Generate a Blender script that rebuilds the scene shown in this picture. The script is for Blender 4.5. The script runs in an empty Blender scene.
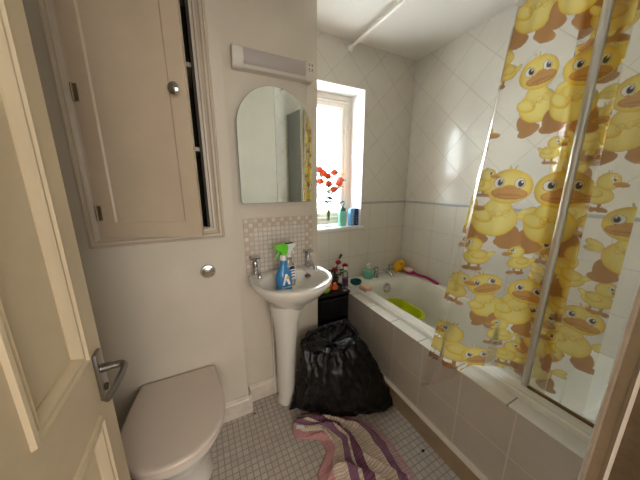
import bpy, bmesh, math, random
import numpy as np
from mathutils import Vector, Matrix, noise
random.seed(4)
sc = bpy.context.scene
COL = sc.collection
PI = math.pi

# ------------------------------------------------------------------ materials
def srgb(r, g, b):
    f = lambda c: (c/255/12.92) if c/255 <= .04045 else ((c/255+.055)/1.055)**2.4
    return (f(r), f(g), f(b), 1)

class N:
    def __init__(s, name):
        s.m = bpy.data.materials.new(name); s.m.use_nodes = True
        s.t = s.m.node_tree; s.b = s.t.nodes['Principled BSDF']; s.out = s.t.nodes['Material Output']
    def n(s, typ, **kw):
        x = s.t.nodes.new(typ)
        for k, v in kw.items():
            if k.startswith('i_'): x.inputs[k[2:]].default_value = v
            elif k.startswith('n_'): x.inputs[int(k[2:])].default_value = v
            else: setattr(x, k, v)
        return x
    def l(s, a, b): s.t.links.new(a, b)
    def math(s, op, a, b=None):
        x = s.n('ShaderNodeMath', operation=op)
        for i, v in enumerate((a, b)):
            if v is None: continue
            if isinstance(v, (int, float)): x.inputs[i].default_value = v
            else: s.l(v, x.inputs[i])
        return x.outputs[0]
    def mix(s, fac, a, b):
        x = s.n('ShaderNodeMix', data_type='RGBA')
        for i, v in ((0, fac), (6, a), (7, b)):
            if isinstance(v, (int, float, tuple)): x.inputs[i].default_value = v
            else: s.l(v, x.inputs[i])
        return x.outputs[2]

def mat(name, rgb, rough=.5, metal=0, mottle=0, mscale=6, bump=0, bscale=60, spec=.5, coat=0, trans=0, ior=1.45, sub=0, rgb2=None):
    s = N(name); b = s.b
    b.inputs['Base Color'].default_value = srgb(*rgb)
    b.inputs['Roughness'].default_value = rough; b.inputs['Metallic'].default_value = metal
    b.inputs['Specular IOR Level'].default_value = spec
    b.inputs['Coat Weight'].default_value = coat
    b.inputs['Transmission Weight'].default_value = trans; b.inputs['IOR'].default_value = ior
    tc = s.n('ShaderNodeTexCoord')
    if mottle or rgb2:
        nz = s.n('ShaderNodeTexNoise', i_Scale=mscale, i_Detail=5.0, i_Roughness=.6); s.l(tc.outputs['Object'], nz.inputs['Vector'])
        if rgb2 is None: rgb2 = tuple(int(c*(1-mottle)) for c in rgb)
        rp = s.n('ShaderNodeValToRGB'); s.l(nz.outputs['Fac'], rp.inputs[0])
        rp.color_ramp.elements[0].position = .38; rp.color_ramp.elements[1].position = .66
        rp.color_ramp.elements[0].color = srgb(*rgb2); rp.color_ramp.elements[1].color = srgb(*rgb)
        s.l(rp.outputs[0], b.inputs['Base Color'])
    if bump:
        nz = s.n('ShaderNodeTexNoise', i_Scale=bscale, i_Detail=4.0); s.l(tc.outputs['Object'], nz.inputs['Vector'])
        bp = s.n('ShaderNodeBump', i_Strength=bump, i_Distance=.004); s.l(nz.outputs['Fac'], bp.inputs['Height']); s.l(bp.outputs[0], b.inputs['Normal'])
    return s.m

def cells(s, U, V, w, h, g):
    """returns (grout factor 0/1, cell u, cell v) for straight tiles of w x h with grout g"""
    fu = s.math('DIVIDE', U, w); fv = s.math('DIVIDE', V, h)
    du = s.math('ABSOLUTE', s.math('SUBTRACT', s.math('FRACT', fu), .5)); dv = s.math('ABSOLUTE', s.math('SUBTRACT', s.math('FRACT', fv), .5))
    eu = s.math('MULTIPLY', s.math('SUBTRACT', .5, du), w); ev = s.math('MULTIPLY', s.math('SUBTRACT', .5, dv), h)
    d = s.math('MINIMUM', eu, ev)
    mr = s.n('ShaderNodeMapRange'); s.l(d, mr.inputs[0])
    mr.inputs[1].default_value = g*.35; mr.inputs[2].default_value = g*.75; mr.inputs[3].default_value = 1; mr.inputs[4].default_value = 0
    return mr.outputs[0], s.math('FLOOR', fu), s.math('FLOOR', fv)

def axes(s, a):
    tc = s.n('ShaderNodeTexCoord'); sp = s.n('ShaderNodeSeparateXYZ'); s.l(tc.outputs['Object'], sp.inputs[0])
    return tc, sp.outputs['XYZ'.index(a)], sp.outputs[2]

def wall_tile(name, axis, a0, d0, rgb, grout):
    s = N(name); tc, A, Z = axes(s, axis)
    g1, _, _ = cells(s, s.math('SUBTRACT', A, a0), s.math('SUBTRACT', Z, 1.246-2.4), .2075, .24, .0042)
    u = s.math('SUBTRACT', A, d0[0]-6); v = s.math('SUBTRACT', Z, d0[1]-6)
    p = s.math('MULTIPLY', s.math('ADD', u, v), .70711); q = s.math('MULTIPLY', s.math('SUBTRACT', u, v), .70711)
    g2, _, _ = cells(s, p, s.math('ADD', q, 21.2132), .212132, .212132, .0042)
    up = s.math('GREATER_THAN', Z, 1.246)
    mx = s.n('ShaderNodeMix', data_type='FLOAT'); s.l(up, mx.inputs[0]); s.l(g1, mx.inputs[2]); s.l(g2, mx.inputs[3]); fac = mx.outputs[0]
    nz = s.n('ShaderNodeTexNoise', i_Scale=9.0, i_Detail=6.0); s.l(tc.outputs['Object'], nz.inputs['Vector'])
    c = s.mix(nz.outputs['Fac'], srgb(*[int(k*.95) for k in rgb]), srgb(*rgb))
    s.l(s.mix(fac, c, srgb(*grout)), s.b.inputs['Base Color'])
    rg = s.n('ShaderNodeMapRange', n_3=.16, n_4=.8); s.l(fac, rg.inputs[0]); s.l(rg.outputs[0], s.b.inputs['Roughness'])
    n2 = s.n('ShaderNodeTexNoise', i_Scale=14.0, i_Detail=2.0); s.l(tc.outputs['Object'], n2.inputs['Vector'])
    h = s.math('SUBTRACT', s.math('MULTIPLY', n2.outputs['Fac'], .5), fac)
    bp = s.n('ShaderNodeBump', i_Strength=.35, i_Distance=.003); s.l(h, bp.inputs['Height']); s.l(bp.outputs[0], s.b.inputs['Normal'])
    return s.m

def panel_tile(name):
    s = N(name); tc = s.n('ShaderNodeTexCoord'); sp = s.n('ShaderNodeSeparateXYZ'); s.l(tc.outputs['Object'], sp.inputs[0])
    g, cu, cv = cells(s, s.math('SUBTRACT', sp.outputs[1], .130-2.25), s.math('SUBTRACT', sp.outputs[2], .310-1.0), .225, .25, .0045)
    nz = s.n('ShaderNodeTexNoise', i_Scale=7.0, i_Detail=6.0); s.l(tc.outputs['Object'], nz.inputs['Vector'])
    c = s.mix(nz.outputs['Fac'], srgb(206, 198, 189), srgb(224, 216, 207))
    s.l(s.mix(g, c, srgb(236, 230, 220)), s.b.inputs['Base Color'])
    s.b.inputs['Roughness'].default_value = .3
    bp = s.n('ShaderNodeBump', i_Strength=.4, i_Distance=.002); s.l(s.math('SUBTRACT', 1., g), bp.inputs['Height']); s.l(bp.outputs[0], s.b.inputs['Normal'])
    return s.m

def ledge_tile(name):
    s = N(name); tc = s.n('ShaderNodeTexCoord'); sp = s.n('ShaderNodeSeparateXYZ'); s.l(tc.outputs['Object'], sp.inputs[0])
    g, _, _ = cells(s, s.math('SUBTRACT', sp.outputs[1], .362-2), s.math('ADD', sp.outputs[2], 3.3), .225, 1.0, .005)
    s.l(s.mix(g, srgb(226, 220, 210), srgb(150, 140, 125)), s.b.inputs['Base Color']); s.b.inputs['Roughness'].default_value = .25
    return s.m

def mosaic_floor(name):
    s = N(name); tc = s.n('ShaderNodeTexCoord'); sp = s.n('ShaderNodeSeparateXYZ'); s.l(tc.outputs['Object'], sp.inputs[0])
    g, cu, cv = cells(s, s.math('ADD', sp.outputs[0], 5.0), s.math('ADD', sp.outputs[1], 5.0), FT, FT, .0042)
    cb = s.n('ShaderNodeCombineXYZ'); s.l(cu, cb.inputs[0]); s.l(cv, cb.inputs[1])
    wn = s.n('ShaderNodeTexWhiteNoise', noise_dimensions='3D'); s.l(cb.outputs[0], wn.inputs['Vector'])
    rp = s.n('ShaderNodeValToRGB'); s.l(wn.outputs['Value'], rp.inputs[0]); rp.color_ramp.interpolation = 'CONSTANT'
    e = rp.color_ramp.elements; e[0].color = srgb(186, 179, 171); e[1].position = .4; e[1].color = srgb(194, 186, 177)
    for p, c in ((.68, (192, 178, 170)), (.88, (178, 172, 166))): k = e.new(p); k.color = srgb(*c)
    nz = s.n('ShaderNodeTexNoise', i_Scale=5.0, i_Detail=6.0); s.l(tc.outputs['Object'], nz.inputs['Vector'])
    r2 = s.n('ShaderNodeMapRange', n_1=.35, n_2=.75, n_3=0., n_4=.3); s.l(nz.outputs['Fac'], r2.inputs[0])
    c = s.mix(r2.outputs[0], rp.outputs[0], srgb(160, 148, 136))
    s.l(s.mix(g, c, srgb(150, 134, 122)), s.b.inputs['Base Color'])
    s.b.inputs['Roughness'].default_value = .42
    bp = s.n('ShaderNodeBump', i_Strength=.5, i_Distance=.0015); s.l(s.math('SUBTRACT', 1., g), bp.inputs['Height']); s.l(bp.outputs[0], s.b.inputs['Normal'])
    return s.m
FT = .031

def splash_mosaic(name, x0, z0, nx, nz_, t):
    s = N(name); tc = s.n('ShaderNodeTexCoord'); sp = s.n('ShaderNodeSeparateXYZ'); s.l(tc.outputs['Object'], sp.inputs[0])
    g, cu, cv = cells(s, s.math('SUBTRACT', sp.outputs[0], x0), s.math('SUBTRACT', sp.outputs[2], z0), t, t, .0048)
    chk = s.math('MODULO', s.math('ADD', s.math('ADD', cu, cv), 20.), 2.)
    bor = s.math('MAXIMUM', s.math('MAXIMUM', s.math('LESS_THAN', cu, 1.5), s.math('GREATER_THAN', cu, nx-2.5)), s.math('GREATER_THAN', cv, nz_-2.5))
    pk = s.math('MULTIPLY', s.math('GREATER_THAN', chk, .5), bor)
    cb = s.n('ShaderNodeCombineXYZ'); s.l(cu, cb.inputs[0]); s.l(cv, cb.inputs[1])
    wn = s.n('ShaderNodeTexWhiteNoise', noise_dimensions='3D'); s.l(cb.outputs[0], wn.inputs['Vector'])
    a = s.mix(wn.outputs['Value'], srgb(216, 208, 196), srgb(202, 192, 180)); p = s.mix(wn.outputs['Value'], srgb(206, 182, 160), srgb(192, 166, 144))
    c = s.mix(pk, a, p)
    s.l(s.mix(g, c, srgb(182, 168, 156)), s.b.inputs['Base Color']); s.b.inputs['Roughness'].default_value = .3
    bp = s.n('ShaderNodeBump', i_Strength=.5, i_Distance=.0015); s.l(s.math('SUBTRACT', 1., g), bp.inputs['Height']); s.l(bp.outputs[0], s.b.inputs['Normal'])
    return s.m

def thin_glass(name, tint=(1, 1, 1), gloss=.08, rough=.03, milk=0, bump=0):
    s = N(name); t = s.t; t.nodes.remove(s.b)
    tr = s.n('ShaderNodeBsdfTransparent'); tr.inputs[0].default_value = (*tint, 1)
    gl = s.n('ShaderNodeBsdfGlossy', i_Roughness=rough); gl.inputs[0].default_value = (1, 1, 1, 1)
    fr = s.n('ShaderNodeFresnel', i_IOR=1.45)
    f = s.math('ADD', s.math('MULTIPLY', fr.outputs[0], .9), gloss*.3)
    m1 = s.n('ShaderNodeMixShader'); s.l(f, m1.inputs[0]); s.l(tr.outputs[0], m1.inputs[1]); s.l(gl.outputs[0], m1.inputs[2])
    last = m1.outputs[0]
    if milk:
        tl = s.n('ShaderNodeBsdfTranslucent'); tl.inputs[0].default_value = (*[c for c in tint], 1)
        df = s.n('ShaderNodeBsdfDiffuse'); df.inputs[0].default_value = (*tint, 1)
        m0 = s.n('ShaderNodeMixShader', n_0=.35); s.l(tl.outputs[0], m0.inputs[1]); s.l(df.outputs[0], m0.inputs[2])
        m2 = s.n('ShaderNodeMixShader', n_0=milk); s.l(last, m2.inputs[1]); s.l(m0.outputs[0], m2.inputs[2]); last = m2.outputs[0]
    if bump:
        tc = s.n('ShaderNodeTexCoord'); vz = s.n('ShaderNodeTexNoise', i_Scale=55., i_Detail=3.); s.l(tc.outputs['Object'], vz.inputs['Vector'])
        bp = s.n('ShaderNodeBump', i_Strength=bump, i_Distance=.004); s.l(vz.outputs['Fac'], bp.inputs['Height'])
        s.l(bp.outputs[0], gl.inputs['Normal'])
    s.l(last, s.out.inputs[0]); return s.m

def curtain_mat():
    s = N('clear_vinyl_with_printed_ducks'); s.t.nodes.remove(s.b)
    at = s.n('ShaderNodeAttribute', attribute_name='print')
    col, al = at.outputs['Color'], at.outputs['Alpha']
    tintc = s.mix(al, (.955, .945, .91, 1), s.mix(.78, (1, 1, 1, 1), col))
    tr = s.n('ShaderNodeBsdfTransparent'); s.l(tintc, tr.inputs[0])
    tl = s.n('ShaderNodeBsdfTranslucent'); s.l(col, tl.inputs[0]); df = s.n('ShaderNodeBsdfDiffuse'); s.l(col, df.inputs[0])
    m0 = s.n('ShaderNodeMixShader', n_0=.5); s.l(tl.outputs[0], m0.inputs[1]); s.l(df.outputs[0], m0.inputs[2])
    op = s.math('ADD', s.math('MULTIPLY', al, .56), .07)
    m1 = s.n('ShaderNodeMixShader'); s.l(op, m1.inputs[0]); s.l(tr.outputs[0], m1.inputs[1]); s.l(m0.outputs[0], m1.inputs[2])
    gl = s.n('ShaderNodeBsdfGlossy', i_Roughness=.12); fr = s.n('ShaderNodeFresnel', i_IOR=1.42)
    m2 = s.n('ShaderNodeMixShader'); s.l(s.math('MULTIPLY', fr.outputs[0], .6), m2.inputs[0]); s.l(m1.outputs[0], m2.inputs[1]); s.l(gl.outputs[0], m2.inputs[2])
    s.l(m2.outputs[0], s.out.inputs[0]); return s.m

def mat_weave():
    s = N('striped_woven_cotton'); uv = s.n('ShaderNodeUVMap'); sp = s.n('ShaderNodeSeparateXYZ'); s.l(uv.outputs[0], sp.inputs[0])
    U, V = sp.outputs[0], sp.outputs[1]
    rp = s.n('ShaderNodeValToRGB'); s.l(U, rp.inputs[0]); rp.color_ramp.interpolation = 'CONSTANT'; e = rp.color_ramp.elements
    cream, pink, pur, dp = srgb(222, 206, 182), srgb(214, 158, 158), srgb(132, 96, 122), srgb(104, 66, 92)
    e[0].color = pink; e[1].position = .18; e[1].color = cream
    for p, c in ((.34, pur), (.43, cream), (.47, dp), (.58, cream), (.82, pur), (.91, srgb(196, 176, 168)), (.96, pink)): k = e.new(p); k.color = c
    w = s.n('ShaderNodeTexWave', wave_type='BANDS', bands_direction='Y', i_Scale=11., i_Distortion=.8, i_Detail=1.); s.l(uv.outputs[0], w.inputs['Vector'])
    w2 = s.n('ShaderNodeTexWave', wave_type='BANDS', bands_direction='X', i_Scale=7., i_Distortion=.6); s.l(uv.outputs[0], w2.inputs['Vector'])
    k = s.math('MULTIPLY', w.outputs['Fac'], w2.outputs['Fac'])
    f = s.math('MULTIPLY', s.math('SUBTRACT', 1., w.outputs['Fac']), .5)
    s.l(s.mix(f, rp.outputs[0], srgb(150, 108, 122)), s.b.inputs['Base Color'])
    s.b.inputs['Roughness'].default_value = .95; s.b.inputs['Specular IOR Level'].default_value = .1
    bp = s.n('ShaderNodeBump', i_Strength=.8, i_Distance=.004); s.l(k, bp.inputs['Height']); s.l(bp.outputs[0], s.b.inputs['Normal'])
    return s.m

M = {}
M['wall'] = mat('painted_wall', (210, 199, 183), .6, mottle=.03, mscale=3, bump=.08, bscale=40)
M['ceil'] = mat('painted_ceiling', (232, 226, 218), .75, bump=.08, bscale=30)
M['tile_y'] = wall_tile('white_tiles_window_wall', 'X', 1.7975-6*.2075-.6225, (.976, 2.222), (226, 219, 208), (192, 185, 174))
M['tile_x'] = wall_tile('white_tiles_right_wall', 'Y', 1.44-10*.2075, (1.395, 1.922), (228, 222, 212), (196, 189, 179))
M['panel'] = panel_tile('grey_panel_tiles'); M['ledge'] = ledge_tile('ledge_tiles')
M['floor'] = mosaic_floor('mosaic_floor_tiles')
M['dado'] = mat('grey_pencil_tile', (176, 176, 178), .25)
M['cream'] = mat('cream_gloss_paint', (224, 206, 174), .35, mottle=.035, mscale=5, bump=.05, bscale=25)
M['cab'] = mat('beige_gloss_paint', (202, 183, 158), .38, mottle=.04, mscale=5, bump=.05, bscale=25)
M['cabframe'] = mat('stone_gloss_paint', (200, 185, 165), .35, mottle=.04, mscale=8)
M['skirt'] = mat('white_skirting_paint', (218, 205, 190), .4, mottle=.08, mscale=14)
M['plinth'] = mat('tan_plinth_board', (192, 170, 142), .5, mottle=.06, mscale=9)
M['bead'] = mat('sealant_bead', (224, 212, 196), .4)
M['jamb'] = mat('cream_moulding_paint', (186, 172, 156), .4, mottle=.08, mscale=30)
M['brown'] = mat('brown_door_lining', (112, 94, 72), .6, mottle=.15, mscale=60)
M['porc'] = mat('white_ceramic', (232, 226, 216), .12, coat=.4)
M['acryl'] = mat('white_bath_acrylic', (236, 232, 222), .16, coat=.3)
M['lid'] = mat('toilet_seat_plastic', (214, 199, 186), .28, coat=.2)
M['chrome'] = mat('chrome', (205, 205, 208), .12, 1)
M['chromed'] = mat('brushed_steel', (150, 148, 146), .3, 1)
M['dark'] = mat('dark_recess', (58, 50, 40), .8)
M['mirror'] = mat('mirror_silver', (240, 243, 238), .015, 1)
M['mirredge'] = mat('mirror_edge', (150, 158, 150), .2, .6)
M['lightbody'] = mat('light_housing_plastic', (214, 206, 194), .4)
M['diffuser'] = mat('ribbed_grey_diffuser', (178, 168, 162), .35)
M['black'] = mat('black_rattan_plastic', (24, 23, 25), .38)
M['bag'] = mat('black_bin_liner', (12, 12, 14), .33, spec=.5, bump=.9, bscale=38)
M['white'] = mat('white_plastic', (236, 234, 230), .3)
M['frame'] = mat('white_window_paint', (232, 222, 210), .4, mottle=.03)
M['reveal'] = mat('white_reveal', (236, 234, 232), .4)
M['glass'] = thin_glass('clear_glass', (.96, .98, .97))
M['screen'] = thin_glass('shower_glass', (.97, .975, .96), .05)
M['obscured'] = thin_glass('obscured_glass', (.92, .97, .98), .05, .2, milk=.3, bump=.8)
M['bottleglass'] = thin_glass('clear_plastic', (.93, .95, .95), .3, .05, milk=.08)
M['curtain'] = curtain_mat()
M['weave'] = mat_weave()
M['lime'] = mat('lime_plastic', (186, 200, 24), .35)
M['mint'] = mat('mint_plastic', (120, 190, 160), .3, coat=.2)
M['dkgreen'] = mat('dark_green_plastic', (16, 78, 66), .35)
M['seafoam'] = mat('seafoam_plastic', (116, 196, 172), .35)
M['brownp'] = mat('brown_plastic', (120, 96, 76), .35)
M['blue'] = mat('blue_liquid_bottle', (58, 132, 190), .2, coat=.4)
M['ltblue'] = mat('clouded_blue_plastic', (150, 172, 210), .3)
M['skyblue'] = mat('light_blue_carton', (120, 180, 236), .35)
M['navy'] = mat('navy_carton', (24, 52, 128), .35)
M['trigger'] = mat('bright_green_plastic', (104, 206, 48), .35)
M['label'] = mat('label_white', (236, 236, 240), .5)
M['orangeprint'] = mat('orange_print', (240, 170, 50), .5)
M['purple'] = mat('purple_print', (74, 44, 84), .45)
M['teal'] = mat('teal_plastic', (14, 92, 104), .3)
M['soap'] = mat('pale_soap', (232, 196, 156), .45, sub=.1)
M['pinkwire'] = mat('pink_plastic', (208, 140, 140), .35)
M['magenta'] = mat('magenta_plastic', (196, 30, 104), .3)
M['bristle'] = mat('pale_pink_bristle', (236, 196, 192), .9)
M['yellowduck'] = mat('yellow_sponge', (236, 186, 50), .9, bump=.8, bscale=140)
M['red'] = mat('red_plastic', (206, 34, 34), .4)
M['frog'] = mat('green_rubber', (132, 196, 42), .35)
M['orange'] = mat('orange_rubber', (232, 118, 62), .4)
M['rose'] = mat('orange_red_petals', (244, 106, 62), .6, rgb2=(236, 76, 42), mscale=40)
M['crimson'] = mat('crimson_petals', (150, 18, 38), .6)
M['bud'] = mat('yellow_petals', (236, 200, 110), .6)
M['leaf'] = mat('leaf_green', (92, 128, 56), .5, rgb2=(60, 92, 44), mscale=30)
M['dleaf'] = mat('dark_leaf_green', (44, 60, 44), .5)
M['terracotta'] = mat('brown_pot', (74, 52, 40), .6)
M['pipe'] = mat('painted_pipe', (226, 218, 206), .35)
M['brass'] = mat('hinge_steel', (150, 138, 118), .4, .9)
M['dirt'] = mat('dark_dirt', (40, 22, 18), .8)
M['sealbrown'] = mat('brown_seal', (120, 84, 40), .4)
M['hall'] = mat('hall_wall', (214, 200, 170), .7)
M['hallfloor'] = mat('hall_carpet', (140, 120, 100), .95)

# ------------------------------------------------------------------ helpers
def T(loc=(0, 0, 0), rot=(0, 0, 0), s=(1, 1, 1)):
    if isinstance(s, (int, float)): s = (s, s, s)
    m = Matrix.Translation(loc)
    for i, a in enumerate('XYZ'):
        if rot[i]: m = m @ Matrix.Rotation(rot[i], 4, a)
    return m @ Matrix.Diagonal((*s, 1))

def new(): return bmesh.new()
def box(bm, x0, x1, y0, y1, z0, z1, bev=0, seg=2, mtx=None):
    r = bmesh.ops.create_cube(bm, size=1, matrix=T(((x0+x1)/2, (y0+y1)/2, (z0+z1)/2), s=(abs(x1-x0), abs(y1-y0), abs(z1-z0))))
    vs = r['verts']
    if bev:
        es = list({e for v in vs for e in v.link_edges})
        o = bmesh.ops.bevel(bm, geom=es, offset=bev, segments=seg, affect='EDGES', profile=.6)
        vs = list({v for f in o['faces'] for v in f.verts} | {v for v in vs if v.is_valid})
    if mtx: bmesh.ops.transform(bm, matrix=mtx, verts=vs)
    return vs

def loft(bm, rings, cap0=True, cap1=True, closed=True):
    L = [[bm.verts.new(p) for p in r] for r in rings]
    n = len(L[0])
    for a, b in zip(L, L[1:]):
        for i in range(n if closed else n-1):
            j = (i+1) % n
            try: bm.faces.new((a[i], a[j], b[j], b[i]))
            except ValueError: pass
    if cap0: bm.faces.new(L[0][::-1])
    if cap1: bm.faces.new(L[-1])
    return L

def lathe(bm, prof, loc=(0, 0, 0), n=24, mtx=None, sx=1, sy=1):
    mtx = mtx or Matrix.Translation(loc)
    rings = []
    for r, z in prof:
        rings.append([mtx @ Vector((max(r, 1e-4)*sx*math.cos(2*PI*i/n), max(r, 1e-4)*sy*math.sin(2*PI*i/n), z)) for i in range(n)])
    return loft(bm, rings)

def tube(bm, pts, r, n=12):
    pts = [Vector(p) for p in pts]; R = r if isinstance(r, (list, tuple)) else [r]*len(pts)
    rings = []; up = None
    for i, p in enumerate(pts):
        d = (pts[min(i+1, len(pts)-1)]-pts[max(i-1, 0)]).normalized()
        if up is None: up = Vector((0, 0, 1)) if abs(d.z) < .9 else Vector((1, 0, 0))
        a = d.cross(up).normalized(); b = a.cross(d).normalized(); up = b
        rings.append([p + R[i]*(math.cos(2*PI*k/n)*a + math.sin(2*PI*k/n)*b) for k in range(n)])
    return loft(bm, rings)

def smooth_path(pts, k=6):
    P = [Vector(p) for p in pts]; P = [2*P[0]-P[1]]+P+[2*P[-1]-P[-2]]; out = []
    for i in range(1, len(P)-2):
        for j in range(k):
            t = j/k; a, b, c, d = P[i-1:i+3]
            out.append(.5*((2*b)+(c-a)*t+(2*a-5*b+4*c-d)*t*t+(3*b-a-3*c+d)*t**3))
    out.append(P[-2]); return out

def prism(bm, pts, y0, y1, plane='XZ', mtx=None):
    """outline pts extruded; plane XZ extruded along y, YZ along x, XY along z"""
    f = {'XZ': lambda a, b, c: (a, c, b), 'YZ': lambda a, b, c: (c, a, b), 'XY': lambda a, b, c: (a, b, c)}[plane]
    rings = [[Vector(f(a, b, c)) for a, b in pts] for c in (y0, y1)]
    if mtx: rings = [[mtx @ p for p in r] for r in rings]
    return loft(bm, rings)

def ball(bm, loc, r, s=(1, 1, 1), seg=16, rot=(0, 0, 0)):
    return bmesh.ops.create_uvsphere(bm, u_segments=seg, v_segments=max(6, seg//2+2), radius=r, matrix=T(loc, rot, s))['verts']

def rrect(x0, x1, y0, y1, r, z, k=8):
    out = []
    for cx, cy, a0 in ((x1-r, y1-r, 0), (x0+r, y1-r, PI/2), (x0+r, y0+r, PI), (x1-r, y0+r, 3*PI/2)):
        for i in range(k+1):
            a = a0+i/k*PI/2; out.append((cx+r*math.cos(a), cy+r*math.sin(a), z))
    return out

def frame_loft(bm, a0, a1, b0, b1, prof, fn):
    """rectangular moulding: prof = [(inset, height)...]; fn(a,b,h)->xyz"""
    rings = [[fn(a, b, h) for a, b in ((a0+i, b0+i), (a1-i, b0+i), (a1-i, b1-i), (a0+i, b1-i))] for i, h in prof]
    L = [[bm.verts.new(p) for p in r] for r in rings]
    for p, q in zip(L, L[1:]):
        for i in range(4):
            j = (i+1) % 4; bm.faces.new((p[i], p[j], q[j], q[i]))
    return L

def obj(name, bm, m, parent=None, smooth=True, angle=40, kind=None):
    bmesh.ops.remove_doubles(bm, verts=bm.verts, dist=1e-6)
    bmesh.ops.recalc_face_normals(bm, faces=bm.faces)
    me = bpy.data.meshes.new(name); bm.to_mesh(me); bm.free()
    o = bpy.data.objects.new(name, me); COL.objects.link(o)
    if m: me.materials.append(M[m] if isinstance(m, str) else m)
    if smooth: me.shade_smooth(); me.set_sharp_from_angle(angle=math.radians(angle))
    if parent: o.parent = parent; o.matrix_parent_inverse = Matrix.Translation(parent.matrix_world_base).inverted() if False else Matrix.Translation(-Vector(parent['_b'])) if '_b' in parent else Matrix()
    if kind: o['kind'] = kind
    return o

def thing(name, label, cat, loc=(0, 0, 0), group=None):
    o = bpy.data.objects.new(name, None); COL.objects.link(o); o.location = loc; o.empty_display_size = .05
    o['label'] = label; o['category'] = cat; BASES[o.name] = Vector(loc)
    if group: o['group'] = group
    return o
BASES = {}
def part(name, bm, m, parent, **k):
    """mesh given in world coordinates, parented below a thing or a part of it"""
    o = obj(name, bm, m, None, **k); o.parent = parent
    base = BASES.get(parent.name, Vector((0, 0, 0)))
    if parent.name in BASES: o.matrix_parent_inverse = Matrix.Translation(-base)
    return o
def tag(o, label, cat, group=None):
    o['label'] = label; o['category'] = cat
    if group: o['group'] = group
    return o
def struct(name, bm, m, smooth=False): return obj(name, bm, m, smooth=smooth, kind='structure')
def bx(*a, **k): bm = new(); box(bm, *a, **k); return bm
def clone(root, delta, label=None, group=None, rotz=None):
    r = root.copy(); COL.objects.link(r); r.location = root.location+Vector(delta)
    if rotz is not None: r.rotation_euler.z = rotz
    if label: r['label'] = label
    if group: r['group'] = group
    for ch in list(root.children):
        c = ch.copy(); COL.objects.link(c); c.parent = r
        for g in ch.children:
            d = g.copy(); COL.objects.link(d); d.parent = c
    return r

XR, YW, ZC = 1.81, 1.77, 2.45
YC, YS, XS, XE = 1.335, 1.41, .165, .683      # boxed wall, basin wall, step, end of basin wall
NY = .05                                      # room face of the entrance wall
# ------------------------------------------------------------------ room shell
struct('floor', bx(-.9, 2.0, -.05, 2.1, -.08, 0), 'floor')
struct('floor_hall', bx(-1.4, 2.0, -1.9, -.05, -.08, 0), 'hallfloor')
struct('ceiling', bx(-1.4, 2.0, -1.9, 2.25, ZC, ZC+.1), 'ceil')
struct('wall_left', bx(-.72, -.6, -.05, 1.9, 0, ZC), 'wall')
# boxed wall over the toilet with the cupboard opening
CX0, CX1, CZ0, CZ1 = -.372, .045, 1.175, 2.30
bm = new()
box(bm, -.6, CX0, YC, YC+.45, 0, ZC); box(bm, CX1, XS, YC, YC+.45, 0, ZC)
box(bm, CX0, CX1, YC, YC+.45, 0, CZ0); box(bm, CX0, CX1, YC, YC+.45, CZ1, ZC); box(bm, CX0, CX1, YC+.33, YC+.45, CZ0, CZ1)
struct('wall_cupboard', bm, 'wall')
struct('wall_basin', bx(XS, XE, YS, 2.1, 0, ZC), 'wall')
WX0, WX1, WZ0, WZ1 = .69, 1.287, 1.045, 2.143
bm = new()
box(bm, XE, WX0, YW, 2.1, 0, ZC); box(bm, WX1, 2.0, YW, 2.1, 0, ZC); box(bm, WX0, WX1, YW, 2.1, 0, WZ0-.02); box(bm, WX0, WX1, YW, 2.1, WZ1, ZC)
struct('wall_window', bm, 'tile_y')
struct('wall_right', bx(XR, XR+.12, -.07, 2.0, 0, ZC), 'tile_x')
# entrance wall with the doorway
DX0, DX1, DZ = -.275, .445, 2.02
bm = new(); box(bm, -.72, DX0-.03, -.07, NY, 0, ZC); box(bm, DX1+.03, 1.05, -.07, NY, 0, ZC); box(bm, DX0-.03, DX1+.03, -.07, NY, DZ+.03, ZC)
struct('wall_entrance', bm, 'wall')
struct('wall_bath_end', bx(1.05, XR, -.07, NY+.012, 0, ZC), 'tile_y')
bm = new(); box(bm, -1.4, -1.3, -1.9, -.07, 0, ZC); box(bm, 1.9, 2.0, -1.9, -.07, 0, ZC); box(bm, -1.3, 1.9, -1.9, -1.8, 0, ZC); box(bm, -1.3, -.72, -.17, -.07, 0, ZC)
struct('wall_hall', bm, 'hall')
# dado strip
bm = new(); box(bm, WX1+.0, XR, YW-.008, YW, 1.236, 1.254, .003); box(bm, XR-.008, XR, NY+.012, YW, 1.236, 1.254, .003)
struct('trim_1', bm, 'dado', True)
# window reveal lining
bm = new(); box(bm, WX1-.004, WX1+.002, YW-.002, 1.955, WZ0, WZ1); box(bm, WX0, WX1, YW-.002, 1.955, WZ1-.004, WZ1+.002)
struct('trim_2', bm, 'reveal')
bm = new(); box(bm, WX0-.008, WX1+.022, YW-.022, 1.955, WZ0-.02, WZ0, .004); struct('trim_3', bm, 'reveal', True).name = 'window_sill'
# skirting boards
def skirt(name, x0, x1, y):
    pr = [(y, 0), (y-.018, 0), (y-.018, .098), (y-.012, .108), (y-.012, .118), (y-.006, .125), (y, .125)]
    bm = new(); prism(bm, pr, x0, x1, 'YZ'); return bm
bm = skirt('', -.6, XS+.0176, YC)
pr = [(XS, 0), (XS+.018, 0), (XS+.018, .098), (XS+.012, .108), (XS+.012, .118), (XS+.006, .125), (XS, .125)]
prism(bm, pr, YC-.0174, YS-.0176, 'XZ'); struct('baseboard_cupboard', bm, 'skirt')
struct('baseboard_basin', skirt('', XS+.018, XE, YS), 'skirt')
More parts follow.
